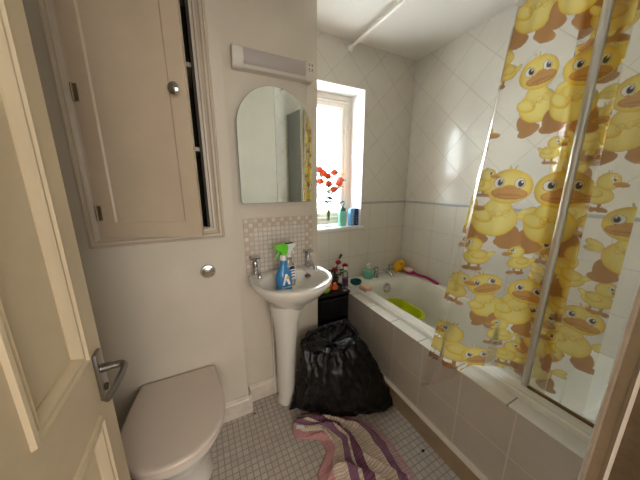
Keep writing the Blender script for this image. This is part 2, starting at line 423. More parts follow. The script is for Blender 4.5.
# door lining and moulding on the right of the doorway
bm = new(); box(bm, DX1, DX1+.03, -.07, .048, 0, DZ); struct('trim_4', bm, 'brown')
bm = new()
pr = [(DX1, .048), (DX1-.006, .0485), (DX1-.009, .0505), (DX1-.006, .0535), (DX1-.002, .055), (DX1-.002, .0645), (DX1-.006, .066), (DX1-.006, .069), (DX1-.002, .071), (DX1+.055, .071), (DX1+.055, .05)]
prism(bm, pr, 0, DZ+.05, 'XY'); struct('trim_5', bm, 'jamb', True)
bm = new(); box(bm, DX0-.03, DX0-.036+.03, -.07, NY, 0, DZ); box(bm, DX0-.03, DX1+.03, -.07, NY, DZ, DZ+.03)
struct('trim_6', bm, 'cream')
# white riser pipe boxed beside the pedestal
bm = new(); tube(bm, [(.374, 1.39, 0.0), (.374, 1.39, .76)], .007); tube(bm, [(.352, 1.396, 0.0), (.352, 1.396, .79)], .006)
tag(obj('water_pipe', bm, 'pipe'), 'thin white painted pipes rising behind the basin pedestal', 'pipe')

# ------------------------------------------------------------------ window
bm = new()
fy = lambda a, b, h: (a, 1.955-h, b)
frame_loft(bm, WX0, WX1, WZ0, WZ1, [(0, -.05), (0, 0), (.042, 0), (.042, -.012), (.050, -.014), (.050, -.05)], fy)
w = struct('window_1', bm, 'frame')
bm = new()
frame_loft(bm, WX0+.052, WX1-.052, WZ0+.052, WZ1-.052, [(0, -.05), (0, .012), (.016, .014), (.02, .006), (.052, .006), (.060, -.008), (.068, -.012), (.068, -.05)], fy)
s_ = obj('sash', bm, 'frame', smooth=False); s_.parent = w
bm = new(); box(bm, WX0+.11, WX1-.11, 1.968, 1.972, WZ0+.11, WZ1-.11); g_ = obj('pane', bm, 'obscured', smooth=False); g_.parent = w

# ------------------------------------------------------------------ entry door (open, against the left)
DH, DW, DXF, DT = 1.985, .70, -.27, .036
door = thing('door_1', 'cream four-panel bathroom door standing open at left', 'door', (DXF-.018, NY+.02, 0)); del door['label']; del door['category']; door['kind'] = 'structure'
bm = new(); y0 = NY+.02; y1 = y0+DW
cols = [(y0+.09, y0+.30), (y0+.40, y0+.61)]; rows = [(.20, .835), (1.0, 1.88)]
fx = lambda a, b, h: (DXF+h, a, b)
box(bm, DXF-DT, DXF-.012, y0, y1, .006, DH)
ys = [y0, cols[0][0], cols[0][1], cols[1][0], cols[1][1], y1]; zs = [.006, .20, .835, 1.0, 1.88, DH]
for i in range(5):
    for j in range(5):
        if i in (1, 3) and j in (1, 3): continue
        box(bm, DXF-.012, DXF, ys[i], ys[i+1], zs[j], zs[j+1])
for c in cols:
    for r in rows:
        frame_loft(bm, c[0]-.006, c[1]+.006, r[0]-.006, r[1]+.006, [(0, 0), (.002, .007), (.008, .009), (.012, .004), (.018, .003), (.022, .006), (.028, .002), (.034, -.008), (.034, -.0125)], fx)
part('door_leaf', bm, 'cream', door, angle=30)
hb = new(); box(hb, DXF, DXF+.009, .706, .743, .862, .992, .002); hp = part('handle_plate', hb, 'chromed', door)
hb = new(); tube(hb, [(DXF+.008, .724, .945), (DXF+.030, .724, .945)], .011); tube(hb, smooth_path([(DXF+.028, .724, .945), (DXF+.052, .722, .945), (DXF+.060, .70, .945), (DXF+.058, .65, .945), (DXF+.050, .602, .943)]), [.009]*6+[.0085]*6+[.008]*6+[.0075]*6+[.007])
part('lever', hb, 'chromed', hp)
hb = new(); lathe(hb, [(.0, 0), (.009, 0), (.009, .004), (0, .004)], mtx=T((DXF+.009, .724, .89), (0, PI/2, 0))); part('keyhole', hb, 'dark', hp)

# ------------------------------------------------------------------ wall cupboard
cab = thing('wall_cupboard', 'beige painted wall cupboard with door ajar, above the toilet', 'cupboard', (-.16, YC, CZ0))
bm = new(); fyc = lambda a, b, h: (a, YC-h, b)
frame_loft(bm, -.427, .108, 1.137, 2.345, [(0, 0), (0, .016), (.004, .026), (.010, .028), (.014, .022), (.020, .021), (.024, .024), (.030, .018), (.036, .016), (.040, .013), (.048, .013), (.052, .006), (.0555, .006), (.0555, -.03)], fyc)
part('frame', bm, 'cabframe', cab, angle=25)
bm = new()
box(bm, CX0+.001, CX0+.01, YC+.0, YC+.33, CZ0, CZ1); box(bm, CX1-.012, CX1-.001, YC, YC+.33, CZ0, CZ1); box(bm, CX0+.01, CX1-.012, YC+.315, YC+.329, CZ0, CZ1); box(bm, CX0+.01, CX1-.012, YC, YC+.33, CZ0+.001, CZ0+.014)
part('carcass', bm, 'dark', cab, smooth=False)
for z in (1.56, 1.92):
    part('shelf', bx(CX0+.01, CX1-.012, YC+.04, YC+.31, z, z+.018), 'cabframe', cab, smooth=False)
A = math.radians(-22); dm = T((CX0+.004, YC-.004, 0), (0, 0, A))     # door swung about its left edge
W, Z0, Z1, TH = .409, 1.182, 2.29, .02
def dl(bm): bmesh.ops.transform(bm, matrix=dm, verts=bm.verts); return bm
bm = new(); box(bm, 0, W, -TH+.004, 0, Z0, Z1)
st = .062
for a, b, c, d in ((0, st, Z0, Z1), (W-st, W, Z0, Z1), (st, W-st, Z0, Z0+.062), (st, W-st, Z1-.062, Z1)): box(bm, a, b, -TH-.001, -TH+.006, c, d)
frame_loft(bm, st, W-st, Z0+.062, Z1-.062, [(0, .0), (.006, -.0045), (.006, -.006)], lambda a, b, h: (a, -TH-.001-h, b))
dleaf = part('door', dl(bm), 'cab', cab, smooth=False)
bm = new(); lathe(bm, [(0, 0), (.008, 0), (.007, .014), (.012, .017), (.0185, .022), (.019, .028), (.013, .033), (0, .035)], mtx=T((W-.034, -TH-.001, 1.752), (PI/2, 0, 0), 1.15)); part('knob', dl(bm), 'chrome', dleaf)
for z in (1.285, 1.738, 2.15):
    bm = new(); box(bm, -.006, .016, -TH-.003, -TH-.001, z-.03, z+.03); lathe(bm, [(0, -.032), (.004, -.032), (.004, .032), (0, .032)], (-.002, -TH-.004, z), 10); part('hinge', dl(bm), 'brass', dleaf)

# flush button on the wall
f = thing('flush_button', 'round chrome flush button on the wall above the toilet', 'button', (.012, YC, .963))
bm = new(); lathe(bm, [(0, 0), (.036, 0), (.037, .008), (.032, .016), (.027, .017)], mtx=T((.012, YC, .963), (PI/2, 0, 0))); part('rim', bm, 'chrome', f)
bm = new(); lathe(bm, [(0, .008), (.026, .009), (.024, .022), (.0, .025)], mtx=T((.012, YC, .963), (PI/2, 0, 0))); part('button', bm, 'chrome', f)

# ------------------------------------------------------------------ toilet
TX = -.178
def dring(k, z, yb=1.330, yf=.838, hw=.2, n=40, yo=0):
    """D-shaped outline: straight back, rounded front"""
    out = []; c = 1.05; pts = []
    hb = hw*.86
    for i in range(6): pts.append((hb-.02+.02*math.sin(i/5*PI/2), yb-.02+.02*math.cos(i/5*PI/2)))
    for i in range(1, 8): t = i/8; pts.append((hb+(hw-hb)*math.sin(t*PI/2), yb-.02+(c-yb+.02)*t))
    for i in range(0, 25): a = i/24*PI/2; pts.append((hw*math.cos(a)**.92 if a < PI/2-1e-6 else 0, c-(c-yf)*math.sin(a)))
    full = [(x, y) for x, y in pts] + [(-x, y) for x, y in pts[-2::-1]]
    cy = (yb+yf)/2
    return [(TX+x*k, cy+(y-cy)*k+yo, z) for x, y in full]
toi = thing('toilet', 'white toilet with closed beige-white lid below the wall cupboard', 'toilet', (TX, 1.1, 0))
bm = new()
loft(bm, [dring(.58, 0, yo=.055), dring(.57, .05, yo=.055), dring(.60, .14, yo=.045), dring(.74, .24, yo=.03), dring(.90, .32, yo=.012), dring(.955, .365), dring(.955, .375)])
box(bm, TX-.13, TX+.13, 1.20, YC, .0, .35, .02)
part('pan', bm, 'porc', toi, angle=50)
bm = new(); loft(bm, [dring(.955, .375), dring(.985, .377), dring(.99, .384), dring(.985, .391), dring(.96, .393)]); part('seat', bm, 'lid', toi, angle=50)
bm = new(); loft(bm, [dring(.97, .393), dring(.995, .395), dring(1.0, .402), dring(.995, .409), dring(.975, .4135), dring(.93, .4155), dring(.7, .417), dring(.3, .418)]); part('lid', bm, 'lid', toi, angle=60)
for s in (-1, 1):
    bm = new(); lathe(bm, [(0, .375), (.012, .375), (.012, .399), (.009, .403), (0, .403)], (TX+s*.075, 1.325, 0), 14); part('hinge', bm, 'lid', toi)
# shut-off brush handle peeking behind the toilet
tb = thing('toilet_brush', 'grey handle of a toilet brush standing left of the toilet', 'brush', (-.47, 1.2, 0))
bm = new(); lathe(bm, [(0, 0), (.05, 0), (.052, .14), (.04, .15), (0, .15)], (-.47, 1.2, 0)); part('holder', bm, 'white', tb)
bm = new(); tube(bm, [(-.47, 1.2, .14), (-.47, 1.2, .40)], .009); part('handle', bm, 'chromed', tb)

# ------------------------------------------------------------------ wash basin
BX, BY = .446, 1.27
def bring(kx, ky, z, front=.245, hw=.236, yb=YS-.001, n=64, mode='D', cy=BY, dx=0):
    out = []
    for i in range(n):
        a = 2*PI*i/n; c, s_ = math.cos(a), math.sin(a)
        if mode == 'D' and s_ > 0:   # squarish back
            p = 5; r = 1/((abs(c)**p+abs(s_)**p)**(1/p)); x, y = r*c*hw*(1-.03*max(0, s_)), r*s_*(yb-cy)
        elif mode == 'D':
            p = 2.05; r = 1/((abs(c)**p+abs(s_)**p)**(1/p)); x, y = r*c*hw, r*s_*front
        else: x, y = c*hw, s_*front
        out.append((BX+dx+x*kx, cy+y*ky, z))
    return out
ws = thing('wash_basin', 'white ceramic pedestal wash basin under the mirror', 'basin', (BX, BY, 0))
bm = new()
E_ = lambda hx, hy, z, cy: bring(1, 1, z, front=hy, hw=hx, mode='E', cy=cy)
loft(bm, [E_(.075, .08, .70, 1.27), E_(.098, .098, .728, 1.265), E_(.150, .135, .768, 1.25), bring(.80, .80, .806), bring(.935, .935, .842), bring(.985, .985, .864), bring(1, 1, .877), bring(.992, .99, .884), bring(.965, .965, .8865),
          E_(.205, .128, .884, 1.218), E_(.197, .121, .874, 1.218), E_(.183, .110, .845, 1.218), E_(.15, .092, .815, 1.22), E_(.10, .06, .796, 1.22), E_(.03, .02, .792, 1.22)], cap0=True, cap1=True)
part('bowl', bm, 'porc', ws, angle=60)
bm = new()
def pr_(w, d, z, cy): return [(BX-.038+w*math.cos(2*PI*i/32), cy+d*math.sin(2*PI*i/32), z) for i in range(32)]
loft(bm, [pr_(.060, .07, 0, 1.325), pr_(.058, .068, .02, 1.325), pr_(.052, .062, .05, 1.32), pr_(.055, .065, .2, 1.31), pr_(.064, .072, .45, 1.295), pr_(.077, .082, .60, 1.28), pr_(.092, .09, .67, 1.275), pr_(.10, .095, .73, 1.27)])
part('pedestal', bm, 'porc', ws, angle=60)
def tap(x, side):
    TM = T((x, 1.372, .885), s=1.22)
    q = lambda pts: [TM @ Vector(p) for p in pts]
    b = new()
    lathe(b, [(0, 0), (.019, 0), (.019, .005), (.0125, .009), (.0115, .040), (.0135, .054), (.011, .066), (.0, .068)], n=18, mtx=TM)
    pts = q(smooth_path([(0, 0, .030), (0, -.034, .036), (0, -.064, .035), (0, -.085, .024), (0, -.088, .013)])); tube(b, pts, [.0115]*len(pts), 12)
    t_ = part('tap', b, 'chrome', ws)
    b = new(); lathe(b, [(0, .068), (.008, .068), (.008, .078), (.018, .080), (.019, .088), (.013, .093), (0, .094)], n=18, mtx=TM)
    for k in range(4):
        a = PI/4+k*PI/2; tube(b, q([(0, 0, .086), (.028*math.cos(a), .028*math.sin(a), .087)]), [.006, .007], 8)
    part('tap_handle', b, 'chrome', t_)
tap(.262, -1); tap(.598, 1)
bm = new(); tube(bm, smooth_path([(.548, 1.345, .888), (.552, 1.315, .885), (.556, 1.295, .872)]), .0015, 6)
pl = part('plug_chain', bm, 'chromed', ws)
bm = new(); lathe(bm, [(0, 0), (.016, 0), (.02, .008), (.018, .012), (.005, .014), (.005, .022), (0, .022)], (.556, 1.285, .853), 16); part('plug', bm, 'brownp', pl)
bm = new(); lathe(bm, [(0, .7925), (.022, .7925), (.020, .796), (.004, .7965)], (BX, 1.22, 0), 18); part('waste', bm, 'chrome', ws)

# splashback, mirror, shaver light
t = .0268; nx, nz = 16, 12; SX, SZ = .216, .8655+.0268*12
spl = thing('tiled_splashback', 'beige and pink mosaic tile splashback behind the basin taps', 'splashback', (SX, YS, .866))
part('mosaic', bx(SX, SX+t*nx, YS-.007, YS, .8655, .8655+t*13-.001, .001), splash_mosaic('splashback_mosaic', SX, .8655, nx, 13, t), spl, smooth=False)
def arch(x0, x1, z0, z1, n=28):
    r = (x1-x0)/2; c = (x0+x1)/2; h = z1-z0
    cr = .0; pts = [(x0+.006, z0), (x1-.006, z0), (x1, z0+.006)]
    zr = z1-r*1.0
    for i in range(n+1):
        a = i/n*PI; pts.append((c+r*math.cos(a), zr+r*1.0*math.sin(a)))
    pts.append((x0, z0+.006)); return pts
mi = thing('arched_mirror', 'frameless arched mirror above the basin reflecting the duck curtain', 'mirror', (.425, YS, 1.30))
mm = T((.640, YS-.003, 0), (0, 0, math.radians(4.4))) @ T((-.640, -YS, 0))
bm = new(); prism(bm, arch(.209, .640, 1.300, 1.907), YS-.001, YS-.006, 'XZ', mm); part('backing', bm, 'mirredge', mi, smooth=False)
bm = new(); prism(bm, arch(.2105, .6385, 1.3015, 1.9055), YS-.0058, YS-.0068, 'XZ', mm); part('glass', bm, 'mirror', mi, smooth=False)
sh = thing('shaver_light', 'long grey-white shaver light fixed above the arched mirror', 'light', (.42, YS, 2.0))
pf = [(YS, 2.048), (YS-.040, 2.048), (YS-.060, 2.035), (YS-.060, 1.992), (YS-.040, 1.962), (YS, 1.958)]
bm = new(); prism(bm, [(a, b-.001) for a, b in pf], .262, .588, 'YZ'); part('housing', bm, 'lightbody', sh, smooth=False)
pf2 = [(YS, 2.052), (YS-.043, 2.052), (YS-.064, 2.037), (YS-.064, 1.990), (YS-.042, 1.957), (YS, 1.954)]
for a, b in ((.212, .262), (.588, .636)):
    bm = new(); prism(bm, pf2, a, b, 'YZ'); bmesh.ops.bevel(bm, geom=list(bm.edges), offset=.003, segments=2, affect='EDGES'); e = part('end_cap', bm, 'lightbody', sh)
bm = new()
for dx, dz in ((-.008, .010), (.010, .010), (-.008, -.008), (.010, -.008)): lathe(bm, [(0, 0), (.0038, 0), (.0038, .001), (0, .001)], mtx=T((.614+dx, YS-.064, 2.014+dz), (PI/2, 0, 0)), n=10)
for z in (2.031, 1.997): box(bm, .598, .63, YS-.0648, YS-.064, z, z+.0012)
part('socket_holes', bm, 'dark', e)
bm = new(); prism(bm, [(YS-.038, 2.050), (YS-.062, 2.036), (YS-.062, 1.991), (YS-.050, 1.974), (YS-.05, 2.04)], .2635, .5865, 'YZ'); part('diffuser', bm, 'diffuser', sh)
bm = new(); tube(bm, [(.607, YS-.03, 1.955), (.607, YS-.03, 1.86)], .001, 6); lathe(bm, [(0, 1.85), (.004, 1.85), (.003, 1.866), (0, 1.868)], (.607, YS-.03, 0), 10); part('pull_cord', bm, 'lightbody', sh)

# ------------------------------------------------------------------ bath
ba = thing('bathtub', 'white acrylic bathtub with grey tiled side panel and tan plinth', 'bathtub', (1.46, .9, 0))
bp_ = ba
part('side_panel', bx(1.04, 1.11, NY+.012, YW, .10, .527), 'panel', bp_, smooth=False)
part('tiled_ledge', bx(1.035, 1.112, NY+.012, YW, .527, .537, .003), 'ledge', bp_)
pl = part('plinth', bx(1.012, 1.04, NY+.012, YW, 0, .108), 'plinth', bp_, smooth=False)
bm = new(); prism(bm, [(1.013, .108), (1.04, .108), (1.04, .118), (1.036, .113), (1.013, .1095)], NY+.012, YW, 'XZ'); part('bead', bm, 'bead', pl)
bm = new(); y0 = NY+.013
R = lambda x0, x1, y0_, y1_, r, z: rrect(x0, x1, y0_, y1_, r, z, 8)
loft(bm, [R(1.113, 1.809, y0, YW-.001, .012, .45), R(1.113, 1.809, y0, YW-.001, .012, .556), R(1.116, 1.808, y0+.003, YW-.003, .014, .560), R(1.132, 1.80, y0+.01, YW-.006, .02, .560),
          R(1.138, 1.798, y0+.012, YW-.008, .02, .553), R(1.158, 1.792, y0+.02, YW-.012, .03, .553), R(1.164, 1.786, y0+.026, YW-.016, .03, .559),
          R(1.196, 1.762, .15, 1.60, .11, .559), R(1.206, 1.752, .162, 1.588, .11, .550), R(1.222, 1.735, .19, 1.572, .12, .47), R(1.255, 1.705, .30, 1.545, .13, .30), R(1.275, 1.685, .36, 1.525, .13, .225), R(1.31, 1.65, .42, 1.49, .12, .185), R(1.36, 1.60, .5, 1.44, .1, .175)], cap0=False)
part('tub', bm, 'acryl', ba, angle=50)
bm = new(); mt = T((1.462, 1.574, .487), (PI/2-.2, 0, 0))
lathe(bm, [(0, -.004), (.043, -.004), (.044, .003), (.036, .009), (.032, .010)], mtx=mt); lathe(bm, [(0, .003), (.031, .004), (.029, .015), (0, .018)], mtx=mt); part('overflow', bm, 'chrome', ba)
bm = new(); lathe(bm, [(0, .176), (.03, .176), (.028, .181), (.006, .182)], (1.46, 1.40, 0)); part('waste', bm, 'chrome', ba)
bt = thing('bath_mixer_tap', 'chrome bath mixer tap on the tap end of the bathtub', 'tap', (1.5, 1.685, .56))
bm = new()
for x in (1.425, 1.60): lathe(bm, [(0, .556), (.027, .556), (.026, .566), (.018, .572), (.017, .60), (.02, .612), (.0, .615)], (x, 1.69, 0), 20)
tube(bm, [(1.425, 1.69, .600), (1.60, 1.69, .600)], .019, 16)
pts = smooth_path([(1.512, 1.69, .602), (1.512, 1.655, .612), (1.512, 1.61, .612), (1.512, 1.575, .598), (1.512, 1.568, .585)]); tube(bm, pts, [.019]*(len(pts)-8)+[.017]*8, 14)
part('body', bm, 'chrome', bt)
for x in (1.425, 1.60):
    bm = new(); lathe(bm, [(0, .612), (.009, .612), (.009, .622), (.022, .625), (.026, .637), (.024, .652), (.012, .658), (0, .659)], (x, 1.69, 0), 10); part('handle', bm, 'chrome', bt, angle=20)

# ------------------------------------------------------------------ shower rail and screen
cr = thing('curtain_rail', 'white tube curtain rail just under the ceiling along the bath', 'curtain rail', (1.13, 1.77, 2.4))
bm = new(); tube(bm, [(1.133, YW-.004, 2.4), (1.133, .95, 2.4)], .0125, 16); tube(bm, [(1.133, .98, 2.4), (1.133, NY+.013, 2.4)], .015, 16); part('tube', bm, 'pipe', cr)
for y, s in ((YW, 1), (NY+.012, -1)):
    bm = new(); lathe(bm, [(0, 0), (.024, 0), (.022, .008), (.015, .014), (.014, .03), (0, .03)], mtx=T((1.133, y, 2.4), (PI/2*s, 0, 0))); part('end_socket', bm, 'white', cr)
M['pole'] = mat('satin_aluminium', (212, 208, 202), .32, .75)
ss = thing('shower_screen', 'narrow glass shower screen with chrome upright standing on the bath rim', 'shower screen', (1.18, .23, .56))
part('glass_panel', bx(1.1775, 1.1825, NY+.013, .392, .566, 2.15), 'screen', ss, smooth=False)
bm = new(); lathe(bm, [(0, .561), (.0125, .561), (.0125, 2.15), (.009, 2.156), (0, 2.156)], (1.18, .397, 0), 24); part('upright', bm, 'pole', ss)
part('seal', bx(1.174, 1.186, NY+.013, .39, .5605, .569), 'sealbrown', ss, smooth=False)

# ------------------------------------------------------------------ shower curtain
#CURTAIN-BEGIN
PT = [(1.255,.262),(1.262,.33),(1.262,.40),(1.268,.455),(1.262,.485),(1.248,.465),(1.243,.42),(1.238,.37),(1.228,.348),(1.217,.365),(1.207,.41),(1.192,.455),(1.168,.495),(1.152,.53),(1.140,.56),(1.128,.585),(1.128,.604),(1.143,.606),(1.152,.59),(1.148,.57)]
PB = [(1.272,.236),(1.275,.32),(1.265,.40),(1.272,.465),(1.264,.495),(1.25,.475),(1.246,.42),(1.242,.37),(1.232,.345),(1.222,.365),(1.216,.405),(1.203,.45),(1.150,.50),(1.066,.555),(1.018,.600),(.998,.64),(.990,.67),(.984,.70),(.978,.722),(.974,.742)]
ZT, ZB = 2.372, .40
def cr_eval(P, ts):
    P = np.array(P); P = np.vstack([2*P[0]-P[1], P, 2*P[-1]-P[-2]])
    i = np.clip(np.floor(ts).astype(int), 0, len(P)-4); f = (ts-i)[:, None]
    a, b, c, d = P[i], P[i+1], P[i+2], P[i+3]
    return .5*(2*b+(c-a)*f+(2*a-5*b+4*c-d)*f**2+(3*b-a-3*c+d)*f**3)
def curtain_grid(NS, NZ):
    fine = np.linspace(0, len(PT)-1, 2000)
    mid = .5*(cr_eval(PT, fine)+cr_eval(PB, fine))
    L = np.concatenate([[0], np.cumsum(np.hypot(*np.diff(mid, axis=0).T))])
    s = np.linspace(0, L[-1], NS); ts = np.interp(s, L, fine)
    a, b = cr_eval(PT, ts), cr_eval(PB, ts)
    hem = np.interp(ts, [0, 10.4, 11, 13.0, 13.5, 14.2, 16, 19], [.50, .50, .585, .585, .56, .49, .41, .345])
    v = np.linspace(0, 1, NZ)
    z = ZT+(hem[None, :]-ZT)*v[:, None]
    k = np.clip((ZT-z)/(ZT-ZB), 0, 1); k = k**1.0
    x = a[None, :, 0]*(1-k)+b[None, :, 0]*k+.0045*np.sin(s[None, :]*78+1.5*np.sin(z*1.7))*np.sin(s[None, :]*23+z*.8)*np.clip((2.38-z)*6, 0, 1); y = a[None, :, 1]*(1-k)+b[None, :, 1]*k
    return s, z, x, y, L[-1]
def ell(u, v, cx, cy, rx, ry, ang=0):
    c, s_ = math.cos(ang), math.sin(ang); dx, dy = u-cx, v-cy
    return ((dx*c+dy*s_)/rx)**2+((-dx*s_+dy*c)/ry)**2
def paint_ducks(S, Z, ducks):
    """printed duck pattern as colour+coverage, evaluated on the flat sheet"""
    C = np.zeros(S.shape+(4,)); C[..., :3] = (.93, .93, .88)
    def put(m, c, a=1.0):
        m = np.clip(m, 0, 1)[..., None]
        C[..., :3] = C[..., :3]*(1-m)+np.array(c)*m if np.ndim(c) == 1 else C[..., :3]*(1-m)+c*m
        C[..., 3:] = np.maximum(C[..., 3:], m*a)
    YE, YD, OR, BR, BK, WH = (.94, .80, .24), (.84, .56, .05), (.66, .34, .09), (.50, .24, .07), (.03, .02, .02), (.93, .92, .88)
    def soft(d, w=.06): return (1-d)/w+.5
    def body(u, v, cx, cy, rx, ry, ang=0):
        d = ell(u, v, cx, cy, rx, ry, ang); q = np.clip(d, 0, 1)[..., None]
        put(soft(d), np.array(YE)*(1-q**2)+np.array(YD)*q**2)
    for (s0, z0, U, rot, flip, typ) in ducks:
        du, dv = S-s0, Z-z0
        near = (np.abs(du) < 2.6*U) & (np.abs(dv) < 2.6*U)
        if not near.any(): continue
        sub = np.where(near)
        c_, s_ = math.cos(rot), math.sin(rot)
        u = ((du[sub]*c_+dv[sub]*s_)/U)*flip; v = (-du[sub]*s_+dv[sub]*c_)/U
        keep = C; C = keep[sub]
        if typ == 'front':
            for x, an in ((-.30, .15), (.42, -.25)):
                d = ell(u, v, x+.05, -1.32, .24, .34, an); put(soft(d, .08), BR)
                d = ell(u, v, x+.02, -1.50, .30, .15, an); put(soft(d, .08), BR)
            body(u, v, .12, -.88, .50, .46)
            body(u, v, -.55, -.62, .22, .10, -.5); body(u, v, -.55, -.75, .2, .09, -.1); body(u, v, .12, -.55, .30, .25)
            d = ell(u, v, .42, -.80, .26, .17, .5); put(soft(d), YD); body(u, v, .43, -.77, .24, .15, .5)
            for k in range(3): d = ell(u, v, -.10+.16*k, -.70-.03*k, .075, .10); put((1-np.abs(d-1)/.22)*.7, BR)
            d = ell(u, v, 0, 0, .53, .44); put(soft(d, .04), YD); body(u, v, 0, 0, .51, .42)
            for x in (-.05, .05): d = ell(u, v, x, .47, .02, .08, -x*8); put(soft(d, .3), YD)
            for x in (-.23, .24):
                put(soft(ell(u, v, x, .10, .125, .135), .08), BR); put(soft(ell(u, v, x, .10, .11, .12), .08), WH); put(soft(ell(u, v, x-.03, .10, .065, .085), .1), BK); put(soft(ell(u, v, x-.05, .14, .022, .025), .1), WH)
            put(soft(ell(u, v, -.04, -.17, .41, .16), .05), BR); put(soft(ell(u, v, -.04, -.155, .38, .13), .05), OR)
            put(soft(ell(u, v, -.04, -.08, .20, .13), .05), OR); put(soft(ell(u, v, -.04, -.21, .30, .03), .1), BR)
            for x in (-.09, .02): put(soft(ell(u, v, x, -.04, .018, .012), .3), BR)
        else:
            for x in (.02, .35):
                d = ell(u, v, x, -.95, .05, .22, .1); put(soft(d, .2), BR); d = ell(u, v, x-.08, -1.16, .22, .10, .15); put(soft(d, .1), BR)
            body(u, v, .22, -.58, .52, .36, .1); body(u, v, .70, -.38, .2, .1, .7)
            d = ell(u, v, .32, -.5, .30, .18, .2); put(soft(d), YD); body(u, v, .33, -.48, .28, .165, .2)
            for k in range(3): d = ell(u, v, .52-.02*k, -.40-.09*k, .10, .05, .2); put((1-np.abs(d-1)/.25)*.6, YD)
            d = ell(u, v, 0, 0, .35, .34); put(soft(d, .04), YD); body(u, v, 0, 0, .335, .325)
            for x in (.03, .10): d = ell(u, v, x, .37, .018, .06, -x*4); put(soft(d, .3), YD)
            put(soft(ell(u, v, -.36, -.10, .23, .105, .12), .08), BR); put(soft(ell(u, v, -.35, -.08, .21, .075, .12), .08), OR); put(soft(ell(u, v, -.36, -.105, .17, .016, .12), .2), BR)
            put(soft(ell(u, v, -.12, .09, .095, .11), .08), BR); put(soft(ell(u, v, -.12, .09, .085, .10), .08), WH); put(soft(ell(u, v, -.145, .09, .05, .065), .1), BK); put(soft(ell(u, v, -.16, .12, .018, .02), .1), WH)
        keep[sub] = C; C = keep
    return C
#CURTAIN-END
DUCKS = [(0.642, 1.393, 0.15, 0.05, 1, 'front'), (0.475, 1.382, 0.155, 0, 1, 'front'), (0.654, 0.979, 0.11, -0.35, 1, 'front'), (0.517, 0.965, 0.12, 0.15, 1, 'front'), (0.617, 1.792, 0.125, -0.3, 1, 'front'), (0.471, 1.783, 0.125, 0.1, 1, 'front'),
 (0.169, 1.962, 0.1, 0, -1, 'side'), (0.076, 1.412, 0.085, 0.1, 1, 'side'), (0.052, 1.682, 0.13, 0, 1, 'front'), (0.064, 0.894, 0.12, 0, 1, 'front'), (0.137, 1.108, 0.1, 0.2, -1, 'side'), (0.019, 1.036, 0.08, 0, 1, 'side'), (0.144, 0.71, 0.11, 0, 1, 'front'),
 (0.735, 0.715, 0.14, 0.1, -1, 'side'), (0.632, 0.630, 0.10, -0.3, 1, 'front'), (0.735, 0.985, 0.095, 0, 1, 'side'), (0.002, 1.273, 0.13, 0, -1, 'front'), (0.765, 1.316, 0.10, 0, 1, 'side'), (0.767, 1.60, 0.10, 0, 1, 'side'), (0.661, 2.10, 0.13, 0, 1, 'front'), (0.50, 2.12, 0.13, .2, 1, 'front'),
 (0.575, 1.13, 0.075, 0, -1, 'side'), (0.583, 0.80, 0.08, 0.2, -1, 'side'), (.745, 1.86, .08, .2, -1, 'side'), (.05, 2.12, .12, 0, 1, 'front'), (.40, 1.15, .10, .1, 1, 'side'), (.40, .80, .10, 0, -1, 'side'), (.53, .70, .08, .1, 1, 'side'), (.52, 1.55, .06, 0, 1, 'side'),
 (.29, 2.15, .15, 0, 1, 'front'), (.23, 1.84, .13, .3, -1, 'side'), (.33, 1.88, .12, 0, 1, 'side'), (.29, 1.62, .15, -.1, 1, 'front'), (.24, 1.36, .12, 0, 1, 'side'), (.36, 1.36, .12, .1, -1, 'side'), (.33, 1.16, .13, .2, 1, 'front'), (.23, 1.0, .12, 0, -1, 'side'), (.33, .86, .13, 0, 1, 'front'), (.24, .70, .11, 0, 1, 'side'), (.38, 1.62, .11, 0, -1, 'side'), (.40, 1.97, .11, .2, 1, 'side'), (.20, 1.58, .10, 0, 1, 'side'), (.38, 1.0, .10, 0, 1, 'side'), (.22, 1.20, .10, 0, -1, 'side'), (.72, 1.15, .09, 0, -1, 'side'), (.72, 1.44, .07, 0, 1, 'side')]
NS, NZ_ = 420, 560
s, z, x, y, LEN = curtain_grid(NS, NZ_)
S = np.repeat(s[None, :], NZ_, 0)
colr = paint_ducks(S, z, DUCKS)
me = bpy.data.meshes.new('shower_curtain')
V = np.stack([x, y, z], -1).reshape(-1, 3)
idx = np.arange(NS*NZ_).reshape(NZ_, NS)
F = np.stack([idx[:-1, :-1], idx[1:, :-1], idx[1:, 1:], idx[:-1, 1:]], -1).reshape(-1, 4)
me.vertices.add(len(V)); me.vertices.foreach_set('co', V.ravel().astype(np.float32))
me.loops.add(F.size); me.loops.foreach_set('vertex_index', F.ravel().astype(np.int32))
me.polygons.add(len(F)); me.polygons.foreach_set('loop_start', (np.arange(len(F))*4).astype(np.int32)); me.polygons.foreach_set('loop_total', np.full(len(F), 4, np.int32))
me.update(); at = me.color_attributes.new('print', 'FLOAT_COLOR', 'POINT'); at.data.foreach_set('color', colr.reshape(-1).astype(np.float32))
me.shade_smooth(); me.materials.append(M['curtain'])
cur = thing('shower_curtain', 'clear plastic shower curtain printed with yellow cartoon ducks, hanging over the bath rim', 'shower curtain', (1.15, .45, 2.37))
co = bpy.data.objects.new('sheet', me); COL.objects.link(co); co.parent = cur; co.matrix_parent_inverse = Matrix.Translation(-BASES[cur.name])
for k in range(8):
    yy = .28+k*.052
    bm = new(); n = 20; tube(bm, [(1.133+.024*math.cos(2*PI*i/n), yy, 2.392+.028*math.sin(2*PI*i/n)) for i in range(n+1)], .0022, 6)
    part('ring', bm, 'white', cur)

